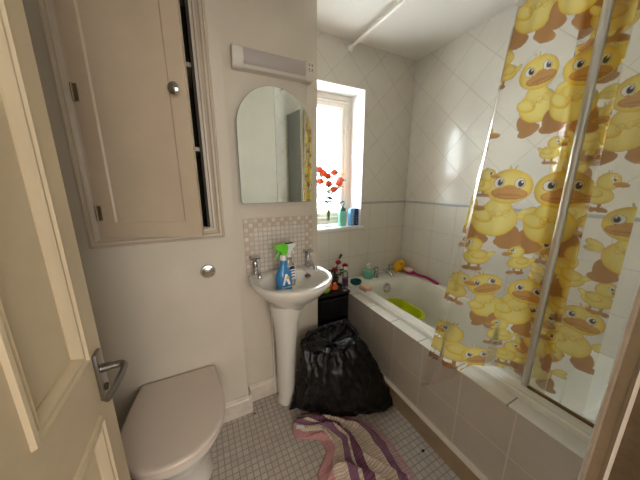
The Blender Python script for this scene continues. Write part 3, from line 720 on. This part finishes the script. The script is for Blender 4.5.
# ------------------------------------------------------------------ black drawer tower and what stands on it
tw = thing('drawer_tower', 'black rattan-look plastic drawer tower between basin and bath', 'drawer unit', (.86, 1.63, 0))
TX0, TX1, TY0, TY1, TZ = .722, .992, 1.475, 1.762, .598
bm = new(); box(bm, TX0, TX1, TY0+.012, TY1, .02, .03); box(bm, TX0, TX0+.01, TY0+.012, TY1, .0, TZ-.02, .002); box(bm, TX1-.01, TX1, TY0+.012, TY1, 0, TZ-.02, .002); box(bm, TX0, TX1, TY1-.01, TY1, 0, TZ-.02)
for z in (.2, .385): box(bm, TX0, TX1, TY0+.012, TY1, z, z+.008)
part('carcass', bm, 'black', tw, smooth=False)
bm = new(); box(bm, TX0-.006, TX1+.004, TY0, TY1+.002, TZ-.02, TZ-.008, .004); frame_loft(bm, TX0-.006, TX1+.004, TY0, TY1+.002, [(0, TZ-.01), (0, TZ), (.006, TZ), (.008, TZ-.009)], lambda a, b, h: (a, b, h)); part('top', bm, 'black', tw)
for k, (za, zb) in enumerate(((.03, .195), (.212, .38), (.397, .572))):
    bm = new(); box(bm, TX0+.012, TX1-.012, TY0+.004, TY1-.03, za, zb-.02, .004)
    nx_, nz_ = 12, 7          # basket weave face
    for i in range(nx_):
        for j in range(nz_):
            a = TX0+.014+(TX1-TX0-.028)*i/nx_; b = za+.006+(zb-za-.04)*j/nz_; w_ = (TX1-TX0-.028)/nx_; h_ = (zb-za-.04)/nz_
            if (i+j) % 2: box(bm, a, a+w_, TY0-.001, TY0+.005, b+.003, b+h_-.003)
            else: box(bm, a+.003, a+w_-.003, TY0-.001, TY0+.005, b, b+h_)
    box(bm, TX0+.010, TX1-.010, TY0-.004, TY0+.012, zb-.03, zb-.012, .003)
    part('drawer', bm, 'black', tw, smooth=False)
ZT_ = TZ-.0075
fr = thing('rubber_duck', 'small bright green rubber duck at front left of the black drawer tower', 'bath toy', (.80, 1.52, ZT_))
bm = new(); ball(bm, (.81, 1.53, ZT_+.024), .03, (1.15, 1, .8)); ball(bm, (.812, 1.525, ZT_+.062), .021); ball(bm, (.775, 1.545, ZT_+.03), .012, (1.3, 1, .8)); part('body', bm, 'frog', fr)
bm = new(); ball(bm, (.817, 1.504, ZT_+.058), .009, (1.2, 1.1, .55)); part('bill', bm, 'frog', fr)
bm = new(); ball(bm, (.804, 1.507, ZT_+.067), .003, seg=8); ball(bm, (.820, 1.506, ZT_+.069), .003, seg=8); part('eye', bm, 'dark', fr)
def toy(name, lab, x, y, m, sc, m2):
    t_ = thing(name, lab, 'bath toy', (x, y, ZT_)); b = new()
    ball(b, (x, y, ZT_+.022*sc), .026*sc, (1.1, 1, .85)); ball(b, (x-.006, y-.006, ZT_+.056*sc), .018*sc); part('body', b, m, t_)
    b = new(); ball(b, (x-.012, y-.024*sc, ZT_+.053*sc), .008*sc, (1.2, 1, .5)); part('beak', b, m2, t_)
toy('rubber_duck', 'small orange bath toy in front of the flower pot on the drawer tower', .905, 1.55, 'orange', .9, 'red')
toy('rubber_duck', 'small red bath toy between the green and orange toys on the drawer tower', .868, 1.56, 'red', .8, 'orange')
toy('rubber_duck', 'orange-red toy at the back beside the basin wall on the drawer tower', .80, 1.66, 'orange', 1.5, 'red')
# artificial crimson flowers in a dark pot
fp = thing('flower_pot', 'dark pot of crimson artificial flowers on the black drawer tower', 'potted flowers', (.945, 1.64, ZT_))
bm = new(); lathe(bm, [(0, 0), (.030, 0), (.040, .055), (.043, .057), (.043, .064), (.038, .064), (.036, .055), (0, .05)], (.945, 1.64, ZT_)); part('pot', bm, 'terracotta', fp)
bm = new(); rl = random.Random(3)
heads = [(.972, 1.62, .200), (1.035, 1.615, .165), (1.005, 1.66, .225), (.93, 1.60, .15)]
for hx, hy, hz in heads: tube(bm, smooth_path([(.945, 1.64, ZT_+.05), ((.945+hx)/2, (1.64+hy)/2+.01, ZT_+hz*.6), (hx, hy, ZT_+hz-.01)]), .002, 6)
part('stem', bm, 'dleaf', fp)
def leafmesh(b, c, d, L, w):
    d = Vector(d).normalized(); sd = d.cross(Vector((0, 0, 1))).normalized() if abs(d.z) < .95 else Vector((1, 0, 0)); up = sd.cross(d)
    n = 6; pr = []
    for i in range(n+1):
        t_ = i/n; wd = w*math.sin(PI*min(max(t_, .03), .97))**.8; p = Vector(c)+d*L*t_-up*(L*.25*t_*t_); pr.append((p-sd*wd-up*0, p-up*wd*.35, p+sd*wd))
    vs = [[b.verts.new(q) for q in r] for r in pr]; vs2 = [[b.verts.new(q+up*.0012) for q in r] for r in pr]
    for i in range(n):
        for j in (0, 1):
            b.faces.new((vs[i][j], vs[i][j+1], vs[i+1][j+1], vs[i+1][j])); b.faces.new((vs2[i][j], vs2[i+1][j], vs2[i+1][j+1], vs2[i][j+1]))
        b.faces.new((vs[i][0], vs[i+1][0], vs2[i+1][0], vs2[i][0])); b.faces.new((vs[i][2], vs2[i][2], vs2[i+1][2], vs[i+1][2]))
bm = new()
for i in range(16):
    a = rl.random()*2*PI; leafmesh(bm, (.965+rl.uniform(-.03, .03), 1.63+rl.uniform(-.02, .02), ZT_+rl.uniform(.07, .15)), (math.cos(a), math.sin(a), rl.uniform(-.1, .7)), rl.uniform(.035, .055), .014)
part('foliage', bm, 'dleaf', fp)
def rosehead(b, c, r, rr=random.Random(1)):
    c = Vector(c)
    ball(b, c, r*.6, (1, 1, 1.1), 10)
    for lay, (n, ra, tilt) in enumerate(((3, .45, .25), (5, .75, .55), (6, 1.0, .95))):
        for k in range(n):
            a = 2*PI*k/n+lay*.5+rr.random()*.2
            m_ = Matrix.Translation(c+Vector((0, 0, -r*.3))) @ Matrix.Rotation(a, 4, 'Z') @ Matrix.Rotation(tilt, 4, 'Y') @ T((r*ra*.42, 0, r*.35), s=(.22, .62, .72))
            bmesh.ops.create_uvsphere(b, u_segments=8, v_segments=6, radius=r, matrix=m_)
for hx, hy, hz in heads[:2]+heads[3:]:
    bm = new(); rosehead(bm, (hx, hy, ZT_+hz), .024); part('bloom', bm, 'crimson', fp)
bm = new(); tube(bm, [(1.005, 1.66, ZT_+.215), (1.02, 1.65, ZT_+.25)], [.007, .012], 10); part('bud', bm, 'dleaf', fp)
# clear bottle with label at the corner
cb = thing('clear_bottle', 'clear plastic bottle with a dark label at the bath end of the drawer tower', 'bottle', (.965, 1.50, ZT_))
bm = new(); lathe(bm, [(0, 0), (.021, 0), (.023, .006), (.023, .135), (.016, .160), (.010, .166), (.010, .174), (0, .174)], (.966, 1.502, ZT_), 20); part('body', bm, 'bottleglass', cb)
bm = new(); lathe(bm, [(.0232, .045), (.0236, .045), (.0236, .105), (.0232, .105)], (.966, 1.502, ZT_), 20); part('label', bm, 'purple', cb)
bm = new(); lathe(bm, [(0, .174), (.0115, .174), (.0115, .194), (0, .195)], (.966, 1.502, ZT_), 16); part('cap', bm, 'white', cb)

# ------------------------------------------------------------------ things in the basin
def spray(name, label, loc, s, body_m, head_m, rot):
    t_ = thing(name, label, 'spray bottle', loc); mt = T(loc, (0, 0, rot), s)
    b = new()
    prof = [(.030, .026, 0), (.034, .029, .006), (.0355, .030, .03), (.0355, .030, .10), (.033, .028, .128), (.024, .021, .148), (.0165, .0155, .162), (.0145, .0145, .185), (.0135, .0135, .20)]
    loft(b, [[mt @ Vector((rx*1.25*math.cos(2*PI*i/28), ry*math.sin(2*PI*i/28), z_)) for i in range(28)] for rx, ry, z_ in prof])
    bo = part('bottle_body', b, body_m, t_)
    b = new(); loft(b, [[mt @ Vector((r_*math.cos(2*PI*i/20), r_*math.sin(2*PI*i/20), z_)) for i in range(20)] for r_, z_ in ((.015, .196), (.017, .198), (.017, .222), (.012, .226))]); part('collar', b, 'white', t_)
    b = new()
    prism(b, [(-.044, .258), (-.044, .277), (-.034, .282), (.010, .284), (.024, .276), (.028, .262), (.025, .246), (.017, .236), (.012, .224), (-.012, .224), (-.013, .242), (-.022, .254)], -.012, .012, 'XZ', mt)
    bmesh.ops.bevel(b, geom=list(b.edges), offset=.003, segments=2, affect='EDGES'); h_ = part('spray_head', b, head_m, t_)
    b = new(); tube(b, [mt @ Vector(p) for p in smooth_path([(-.020, 0, .258), (-.026, 0, .24), (-.034, 0, .226), (-.038, 0, .212)])], .006*s, 8); part('trigger', b, head_m, h_)
    b = new(); tube(b, [mt @ Vector(p) for p in ((-.042, 0, .268), (-.050, 0, .268))], .008*s, 12); part('nozzle', b, head_m, h_)
    return t_, bo, mt
t1, b1, mt1 = spray('spray_bottle', 'blue cleaner spray bottle with bright green trigger head in the basin', (.382, 1.212, .803), 1.03, 'blue', 'trigger', .12)
# printed mark: a white pointed letter A, an orange dot and a line of lettering
def flat_on(bm, pts, d0=-.0318, d1=-.0308): prism(bm, [(a, b) for a, b in pts], d0, d1, 'XZ', mt1)
bm = new(); flat_on(bm, [(-.022, .068), (-.011, .068), (-.002, .096), (.006, .082), (.011, .068), (.024, .068), (.005, .128), (-.005, .128)]); part('printed_mark', bm, 'label', b1, smooth=False)
bm = new(); flat_on(bm, [(.007+.0095*math.cos(k*PI/8), .108+.0095*math.sin(k*PI/8)) for k in range(16)], -.0325, -.0315); part('printed_dot', bm, 'orangeprint', b1, smooth=False)
def text_mesh(name, body, size, m, parent, mtx, extrude=.0004):
    cu = bpy.data.curves.new(name, 'FONT'); cu.body = body; cu.size = size; cu.extrude = extrude; cu.align_x = 'CENTER'
    o = bpy.data.objects.new(name, cu); COL.objects.link(o); dg = bpy.context.evaluated_depsgraph_get(); me_ = bpy.data.meshes.new_from_object(o.evaluated_get(dg))
    bpy.data.objects.remove(o); me_.transform(mtx); me_.materials.append(M[m]); q = bpy.data.objects.new(name, me_); COL.objects.link(q); q.parent = parent; q.matrix_parent_inverse = Matrix(); return q
text_mesh('printed_name', 'Astonish', .0165, 'label', b1, mt1 @ T((0, -.0316, .050), (PI/2, 0, 0)))
t2, b2, mt2 = spray('spray_bottle', 'white spray bottle behind the blue cleaner bottle in the basin', (.436, 1.278, .822), .90, 'bottleglass', 'white', PI+.25)
bm = new(); prism(bm, [(-.028, .05), (.028, .05), (.028, .135), (.02, .143), (-.02, .143), (-.028, .135)], .0305, .0315, 'XZ', mt2); lb = part('label', bm, 'label', b2, smooth=False)
bm = new(); prism(bm, [(-.024, .120), (.024, .120), (.02, .137), (0, .143), (-.02, .137)], .0316, .0322, 'XZ', mt2)
for z_ in (.105, .085, .065): prism(bm, [(-.022, z_), (.022, z_), (.022, z_+.007), (-.022, z_+.007)], .0316, .0320, 'XZ', mt2)
part('label_print', bm, 'purple', lb, smooth=False)
bm = new(); prism(bm, [(-.028, .2825), (.022, .2825), (.018, .288), (-.028, .288)], -.010, .010, 'XZ', mt2); part('head_cap', bm, 'dkgreen', t2, smooth=False)

# ------------------------------------------------------------------ on the bath rim
ZR = .560
pb = thing('pump_bottle', 'squat mint green pump soap bottle at the back of the bath rim', 'soap dispenser', (1.345, 1.70, ZR))
bm = new(); lathe(bm, [(0, 0), (.042, 0), (.046, .008), (.046, .056), (.041, .074), (.022, .086), (.014, .088), (0, .088)], (1.345, 1.70, ZR)); part('body', bm, 'mint', pb)
bm = new(); lathe(bm, [(0, .088), (.015, .088), (.015, .106), (.007, .109), (.006, .132), (0, .132)], (1.345, 1.70, ZR), 16); tube(bm, [(1.357, 1.70, ZR+.136), (1.325, 1.69, ZR+.138), (1.310, 1.686, ZR+.131)], .007, 8); part('pump', bm, 'white', pb)
sd = thing('soap_dish', 'pink wire soap dish on the corner of the bath rim', 'soap dish', (1.155, 1.545, ZR))
bm = new(); sx, sy = 1.162, 1.50
for z_, a, b in ((.022, .045, .062), (.012, .038, .05)): tube(bm, [(sx+a*math.cos(2*PI*i/24), sy+b*math.sin(2*PI*i/24), ZR+z_) for i in range(25)], .0025, 6)
for k in range(5): tube(bm, [(sx-.03+.015*k, sy-.04, ZR+.012), (sx-.03+.015*k, sy+.04, ZR+.012)], .002, 6)
part('basket', bm, 'pinkwire', sd)
for a, b in ((-.028, -.035), (.024, -.035), (-.028, .035), (.024, .035)):
    bm = new(); tube(bm, [(sx+a, sy+b, ZR+.015), (sx+a*1.15, sy+b*1.3, ZR)], .004, 8); part('foot', bm, 'pinkwire', sd)
bm = new(); box(bm, sx-.030, sx+.030, sy-.046, sy+.046, ZR+.0145, ZR+.038, .010, 3); tag(obj('soap_bar', bm, 'soap'), 'pale cream bar of soap lying in the pink wire dish', 'soap')
bm = new(); lathe(bm, [(0, 0), (.042, 0), (.047, .010), (.050, .028), (.047, .028), (.044, .010), (0, .006)], (1.170, 1.645, ZR), 28); tag(obj('round_dish', bm, 'teal'), 'round dark teal dish behind the soap on the bath rim', 'dish')
sp_ = thing('bath_sponge', 'yellow sponge animal with red beak in the far corner of the bath rim', 'sponge', (1.735, 1.70, ZR))
bm = new(); ball(bm, (1.735, 1.705, ZR+.060), .064, (1.15, .65, .92), 24); ball(bm, (1.69, 1.70, ZR+.025), .03, (1.2, .9, .8)); part('body', bm, 'yellowduck', sp_)
bm = new(); ball(bm, (1.715, 1.668, ZR+.090), .012, (1.2, .7, .6), 10); part('beak', bm, 'red', sp_)
for dx in (-.022, .012):
    bm = new(); ball(bm, (1.713+dx, 1.667, ZR+.104), .004, seg=8); part('eye', bm, 'dark', sp_)
br = thing('bath_brush', 'magenta long-handled bath brush lying along the far bath rim', 'brush', (1.78, 1.5, ZR))
pts = smooth_path([(1.765, 1.655, ZR+.028), (1.772, 1.57, ZR+.024), (1.777, 1.50, ZR+.020), (1.785, 1.43, ZR+.024), (1.784, 1.36, ZR+.016), (1.782, 1.30, ZR+.008)])
bm = new(); L = tube(bm, pts, [.018, .024, .028, .029, .027, .024, .020, .015, .013, .012]+[.0115]*(len(pts)-11)+[.0125], 12); part('handle', bm, 'magenta', br)
bm = new(); box(bm, -.024, .018, -.045, .045, 0, .028, .009, 3, T((1.755, 1.61, ZR+.034), (0, -.3, .05))); part('bristles', bm, 'bristle', br)
wb = thing('washing_bowl', 'lime green plastic bowl standing inside the bathtub', 'bowl', (1.42, 1.33, .175))
bm = new(); Q = lambda e, z_, r: rrect(1.295-e, 1.535+e, 1.165-e, 1.525+e, r, z_, 8)
loft(bm, [Q(-.05, .1765, .07), Q(-.035, .185, .08), Q(-.003, .385, .10), Q(-.002, .395, .10), Q(.014, .397, .115), Q(.015, .405, .116), Q(-.004, .407, .10), Q(-.008, .398, .1), Q(-.04, .19, .08), Q(-.055, .184, .06)]); part('bowl', bm, 'lime', wb, angle=50)

# ------------------------------------------------------------------ on the window sill
va = thing('glass_vase', 'slim clear glass vase holding the orange roses on the window sill', 'vase', (1.0, 1.86, WZ0))
VX, VY = 1.005, 1.86
bm = new(); lathe(bm, [(0, 0), (.030, 0), (.031, .004), (.008, .012), (.010, .03), (.018, .11), (.026, .17), (.0245, .17), (.0165, .11), (.008, .035), (0, .03)], (VX, VY, WZ0), 24); part('vessel', bm, 'glass', va)
rose_pos = [(.907, 1.83, 1.523), (.957, 1.86, 1.50), (1.010, 1.88, 1.478), (1.045, 1.83, 1.506), (.922, 1.85, 1.432), (1.015, 1.87, 1.413), (1.038, 1.83, 1.367), (1.107, 1.86, 1.417), (1.130, 1.88, 1.445)]
rr = random.Random(5)
for i, (a, b, c) in enumerate(rose_pos+[(1.128, 1.84, 1.490)]):
    bud = i == 9
    lab = 'small pale yellow rose on the right side of the bouquet' if bud else 'orange-red rose in the glass vase on the window sill'
    t_ = thing('rose', lab, 'flower', (VX, VY, WZ0+.04), None if bud else 'orange roses in the window vase')
    bm = new(); rosehead(bm, (a, b, c), .018 if bud else .034, rr); part('bloom', bm, 'bud' if bud else 'rose', t_)
    bm = new(); q = Vector((VX+(a-VX)*.12+.002*math.cos(i*2), VY+(b-VY)*.12+.002*math.sin(i*2), WZ0+.17)); bt_ = (VX+.0035*math.cos(i*.63), VY+.0035*math.sin(i*.63), WZ0+.05)
    path = smooth_path([bt_, q, (a*.6+VX*.4+.003, b*.6+VY*.4, c*.55+(WZ0+.17)*.45), (a, b, c-.012)]); tube(bm, path, .0022, 6)
    part('stem', bm, 'leaf', t_)
    for k in range(7):
        bm = new(); p = path[int(len(path)*(.45+.07*k)) if int(len(path)*(.45+.07*k)) < len(path) else -2]; an = rr.random()*2*PI
        leafmesh(bm, p, (math.cos(an), math.sin(an)*.6, rr.uniform(-.2, .5)), rr.uniform(.05, .075), .017); part('leaf', bm, 'leaf', t_)
gb = thing('pump_bottle', 'seafoam bottle with dark green pump head on the window sill', 'soap dispenser', (1.13, 1.83, WZ0))
GX, GY = 1.130, 1.83
bm = new(); loft(bm, [rrect(GX-w_, GX+w_, GY-d_, GY+d_, min(w_, d_)*.6, WZ0+z_, 4) for w_, d_, z_ in ((.030, .020, 0), (.034, .023, .005), (.034, .023, .118), (.026, .018, .134))]); part('body', bm, 'seafoam', gb)
bm = new(); loft(bm, [rrect(GX-w_, GX+w_, GY-d_, GY+d_, min(w_, d_)*.6, WZ0+z_, 4) for w_, d_, z_ in ((.027, .019, .132), (.026, .018, .142), (.013, .013, .160), (.012, .012, .172))])
tube(bm, smooth_path([(GX, GY, WZ0+.17), (GX+.012, GY, WZ0+.190), (GX+.014, GY-.004, WZ0+.205), (GX, GY-.01, WZ0+.213), (GX-.022, GY-.014, WZ0+.210), (GX-.032, GY-.016, WZ0+.200)]), .007, 10); part('pump', bm, 'dkgreen', gb)
bm = new(); prism(bm, [(GX-.022, WZ0+.04), (GX+.022, WZ0+.04), (GX+.022, WZ0+.09), (GX-.022, WZ0+.09)], GY-.0236, GY-.0230); part('label', bm, 'mint', gb, smooth=False)
bb = thing('brown_bottle', 'brown bottle half hidden behind the seafoam pump bottle', 'bottle', (1.185, 1.875, WZ0))
bm = new(); lathe(bm, [(0, 0), (.022, 0), (.023, .004), (.023, .11), (.014, .128), (.010, .13), (0, .13)], (1.178, 1.875, WZ0), 20); part('body', bm, 'brownp', bb)
bm = new(); lathe(bm, [(0, .13), (.013, .13), (.013, .150), (0, .151)], (1.178, 1.875, WZ0), 16); part('cap', bm, 'dark', bb)
def carton(name, lab, x0, x1, y0, y1, h, m, lines):
    t_ = thing(name, lab, 'carton', ((x0+x1)/2, (y0+y1)/2, WZ0)); b_ = part('box', bx(x0, x1, y0, y1, WZ0, WZ0+h, .002), m, t_)
    b = new()
    for k in range(lines): box(b, x0+.008, x1-.012-.006*(k % 2), y0-.0006, y0-.0001, WZ0+h*.25+k*.016, WZ0+h*.25+k*.016+.006)
    lathe(b, [(0, 0), (.009, 0), (.009, .0005), (0, .0005)], mtx=T(((x0+x1)/2, y0, WZ0+.022), (PI/2, 0, 0)), n=14)
    part('print', b, 'label' if m == 'skyblue' else 'mint', b_, smooth=False)
carton('toothpaste_carton', 'light blue carton beside the navy carton on the window sill', 1.196, 1.236, 1.795, 1.84, .150, 'skyblue', 5)
carton('toothpaste_carton', 'dark navy carton nearest the window reveal on the sill', 1.238, 1.276, 1.790, 1.84, .150, 'navy', 4)

# ------------------------------------------------------------------ bin bag
def nz3(v, s_): return noise.noise(Vector(v)*s_)
def binbag():
    bm = new(); NR, NA = 60, 150; rings = []
    # (z, cx, cy, rx, ry)
    keys = [(0.0, .715, 1.11, .20, .07), (.012, .715, 1.11, .262, .090), (.05, .715, 1.11, .268, .105), (.12, .714, 1.12, .258, .130), (.22, .706, 1.14, .240, .145), (.32, .69, 1.165, .212, .145), (.39, .678, 1.185, .188, .135), (.43, .675, 1.20, .175, .125), (.452, .675, 1.20, .168, .118), (.448, .675, 1.20, .145, .098), (.425, .675, 1.20, .125, .08), (.412, .675, 1.20, .06, .045), (.408, .675, 1.20, .004, .003)]
    K = np.array(keys); tt = np.linspace(0, len(keys)-1, NR)
    for t_ in tt:
        z_, cx, cy, rx, ry = [np.interp(t_, range(len(keys)), K[:, i]) for i in range(5)]
        ring = []
        for j in range(NA):
            a = 2*PI*j/NA; c, s_ = math.cos(a), math.sin(a)
            p = 2.3; r = 1/((abs(c)**p+abs(s_)**p)**(1/p))
            # vertical pleats fading at the bottom, diagonal tension folds, small crumples
            fold = .020*(1-abs(nz3((c*1.3, s_*1.3, z_*2.4+3), 1.7))*3.2)*(.35+.65*min(1, z_/.3))
            fold += .015*(1-abs(nz3((c*1.6+z_*3, s_*1.6-z_*2, z_*5), 2.0))*3.4)
            fold += .008*(1-abs(nz3((c*3.5+z_*6, s_*3.5, z_*16+7), 1.8))*3)+.004*nz3((c*9, s_*9, z_*40), 1.5)
            k = 1 if t_ < len(keys)-3 else max(0, len(keys)-1-t_)/2
            # pointed corners of the flattened bag at the floor
            corner = 0
            if z_ < .16:
                for ca, amp in ((PI, .050), (-.05, .060)):
                    d_ = math.atan2(math.sin(a-ca), math.cos(a-ca)); corner += amp*math.exp(-(d_/.22)**2)*(1-z_/.16)**1.3
            rad = fold*k+corner
            zz = z_+(.028*nz3((c*2, s_*2, 5), 1.6)+.016*nz3((c*5, s_*5, 9), 1.8))*min(1, max(0, (z_-.33)/.09))
            if z_ > .38: zz += .030*math.exp(-((math.atan2(math.sin(a-.75), math.cos(a-.75)))/.35)**2)*k
            xx = cx+(rx*r+rad)*c; ring.append((xx, cy+(ry*r+rad*.8)*s_-.46*(xx-.715)*max(0, 1-z_/.30), max(0.006, zz)))
        rings.append(ring)
    loft(bm, rings)
    for v in bm.verts:
        if v.co.x > 1.004: v.co.x = 1.004-.02*(v.co.x-1.004)
        # keep clear of the pedestal
        d = Vector((v.co.x-(BX-.038), v.co.y-1.30)); 
        if d.length < .088: d = d.normalized()*.088; v.co.x = BX-.038+d.x; v.co.y = 1.30+d.y
        if v.co.y > 1.462 and v.co.x > .69: v.co.y = 1.462
        if v.co.y > 1.38: v.co.y = 1.38
    return bm
bgt = thing('bin_bag', 'full black bin bag slumped on the floor between basin pedestal and bath', 'bin bag', (.70, 1.1, 0))
part('bag', binbag(), 'bag', bgt, angle=180)
# crumpled rim of the open neck
bm = new(); rings = []
for k in range(7):
    ring = []
    for j in range(120):
        a = 2*PI*j/120; c, s_ = math.cos(a), math.sin(a); ro = .016*nz3((c*4, s_*4, k*.4), 2.)+.010*nz3((c*9, s_*9, k*.6), 2.)
        R_ = (.150, .168, .176, .170, .156, .146, .140)[k]; h = (.425, .432, .448, .466, .472, .462, .44)[k]
        ring.append((.676+(R_*1.06+ro)*c, 1.197+(R_*.74+ro)*s_, h+.014*nz3((c*3, s_*3, 2), 2.)+.012*nz3((c*8, s_*8, k*.5), 2.)+.035*math.exp(-((math.atan2(math.sin(a-.7), math.cos(a-.7)))/.35)**2)))
    rings.append(ring)
loft(bm, rings, False, False)
for v in bm.verts:
    d = Vector((v.co.x-(BX-.038), v.co.y-1.29))
    if d.length < .090: d = d.normalized()*.090; v.co.x = BX-.038+d.x; v.co.y = 1.29+d.y
o = part('rolled_rim', bm, 'bag', bgt, angle=180); o.modifiers.new('s', 'SOLIDIFY').thickness = .002
bm = new(); box(bm, -.016, .016, -.002, .002, -.012, .012, .001, 1, T((.60, 1.09, .455), (-.7, .3, .3))); part('paper_scrap', bm, 'soap', bgt)

# ------------------------------------------------------------------ bath mat
Lb = [(.360, 1.085), (.375, 1.03), (.470, .975), (.485, .90), (.40, .82), (.375, .72), (.37, .58), (.36, .45)]
Rb = [(.455, 1.175), (.545, 1.150), (.66, 1.06), (.785, .92), (.825, .80), (.825, .70), (.81, .58), (.79, .45)]
NA_, NB = 70, 110
lb = smooth_path([(a, b, 0) for a, b in Lb], 20); rb = smooth_path([(a, b, 0) for a, b in Rb], 20)
bm = new(); uvl = bm.loops.layers.uv.new('UVMap'); top, bot = [], []
for j in range(NB):
    q = j/(NB-1)*(len(lb)-1); l_, r_ = lb[int(q)], rb[int(q)]; rt, rbt = [], []
    for i in range(NA_):
        a = i/(NA_-1); p = l_.lerp(r_, a)
        w_ = math.sin(PI*min(max(a, 0), 1))**.35
        h = .008+.030*max(0, 1-abs(nz3((a*2.2+p.y*1.5, p.y*3.2, 1.3), 1.6))*4)*w_+.014*max(0, nz3((p.x, p.y, 0), 9))*w_+.018*math.exp(-((a-.42)/.07)**2)*(.5+.5*math.sin(p.y*9))
        if p.y > .98: h += .012*math.sin(a*PI)*(1+math.sin(a*14))
        if p.y > 1.02-.46*(p.x-.66): h = .0035
        p2 = (p.x+.006*nz3((p.x, p.y, 4), 20), p.y+.006*nz3((p.x, p.y, 8), 20))
        rt.append(bm.verts.new((p2[0], p2[1], h))); rbt.append(bm.verts.new((p2[0], p2[1], .0012)))
    top.append(rt); bot.append(rbt)
def fc(vs, uvs):
    f_ = bm.faces.new(vs)
    for lp, uv_ in zip(f_.loops, uvs): lp[uvl].uv = uv_
for j in range(NB-1):
    for i in range(NA_-1):
        U = lambda i_, j_: (i_/(NA_-1), j_/(NB-1)*1.7)
        fc((top[j][i], top[j][i+1], top[j+1][i+1], top[j+1][i]), (U(i, j), U(i+1, j), U(i+1, j+1), U(i, j+1)))
        fc((bot[j][i], bot[j+1][i], bot[j+1][i+1], bot[j][i+1]), (U(i, j), U(i, j+1), U(i+1, j+1), U(i+1, j)))
    for i in (0, NA_-1): fc((top[j][i], top[j+1][i], bot[j+1][i], bot[j][i]), ((i/(NA_-1), j/(NB-1)*1.7),)*4)
for j in (0, NB-1):
    for i in range(NA_-1): fc((top[j][i], top[j][i+1], bot[j][i+1], bot[j][i]), ((i/(NA_-1), j/(NB-1)*1.7),)*4)
mt_ = thing('bath_mat', 'crumpled pink, cream and purple striped woven bath mat on the floor', 'bath mat', (.6, .85, 0))
part('mat', bm, 'weave', mt_, angle=180)
bm = new(); box(bm, -.022, .022, -.010, .010, 0, .0015, .0004, 1, T((.402, 1.065, .036), (0, -.15, -.5))); part('care_label', bm, 'label', mt_)

for i, (a, b, r, lab) in enumerate(((.955, .672, .008, 'dark brown speck on the floor beside the bath plinth'), (.188, 1.298, .006, 'small dark speck on the floor below the skirting corner'), (.240, 1.315, .004, 'tiny dark crumb on the floor near the pedestal'))):
    bm = new(); ball(bm, (a, b, .003), r, (1.2, .9, .4), 10)
    for v in bm.verts: v.co += Vector((nz3(v.co, 90), nz3(v.co+Vector((3, 0, 0)), 90), 0))*.0025; v.co.z = max(v.co.z, 0)
    tag(obj('dirt_speck', bm, 'dirt'), lab, 'dirt')

# ------------------------------------------------------------------ light
wd = bpy.data.worlds.new('World'); sc.world = wd; wd.use_nodes = True; nt = wd.node_tree
bg = nt.nodes['Background']; tcn = nt.nodes.new('ShaderNodeTexCoord'); sx_ = nt.nodes.new('ShaderNodeSeparateXYZ'); nt.links.new(tcn.outputs['Generated'], sx_.inputs[0])
rp = nt.nodes.new('ShaderNodeValToRGB'); nt.links.new(sx_.outputs[2], rp.inputs[0])
rp.color_ramp.elements[0].position = .0; rp.color_ramp.elements[0].color = (1, .99, .97, 1); rp.color_ramp.elements[1].position = .6; rp.color_ramp.elements[1].color = (.86, .93, 1, 1)
nt.links.new(rp.outputs[0], bg.inputs[0]); bg.inputs[1].default_value = 12.5
def area(name, loc, rot, sx, sy, e, col=(1, 1, 1), portal=False):
    l = bpy.data.lights.new(name, 'AREA'); l.shape = 'RECTANGLE'; l.size = sx; l.size_y = sy; l.energy = e; l.color = col
    o = bpy.data.objects.new(name, l); COL.objects.link(o); o.location = loc; o.rotation_euler = rot
    if portal: l.cycles.is_portal = True
    return o
area('window_portal', ((WX0+WX1)/2, 2.03, (WZ0+WZ1)/2), (-PI/2, 0, 0), WX1-WX0, WZ1-WZ0, 1, portal=True)
area('hall_fill_light', (.15, -1.75, 1.45), (PI/2, 0, 0), 1.3, 1.5, 11.5, (1, .96, .91))  # unseen fill lamp added behind the camera to brighten the foreground; no window there

cam = bpy.data.cameras.new('Camera'); co_ = bpy.data.objects.new('Camera', cam); COL.objects.link(co_); sc.camera = co_
co_.location = (0, 0, 1.4); co_.rotation_euler = (math.radians(90-12.7533), 0, math.radians(-26.4595)); cam.sensor_width = 36; cam.lens = 243/640*36; cam.clip_start = .01
vs_ = sc.view_settings; sc.display_settings.display_device = 'sRGB'; vs_.view_transform = 'Standard'; vs_.look = 'None'; vs_.gamma = 1; vs_.exposure = 1.78; vs_.use_curve_mapping = False
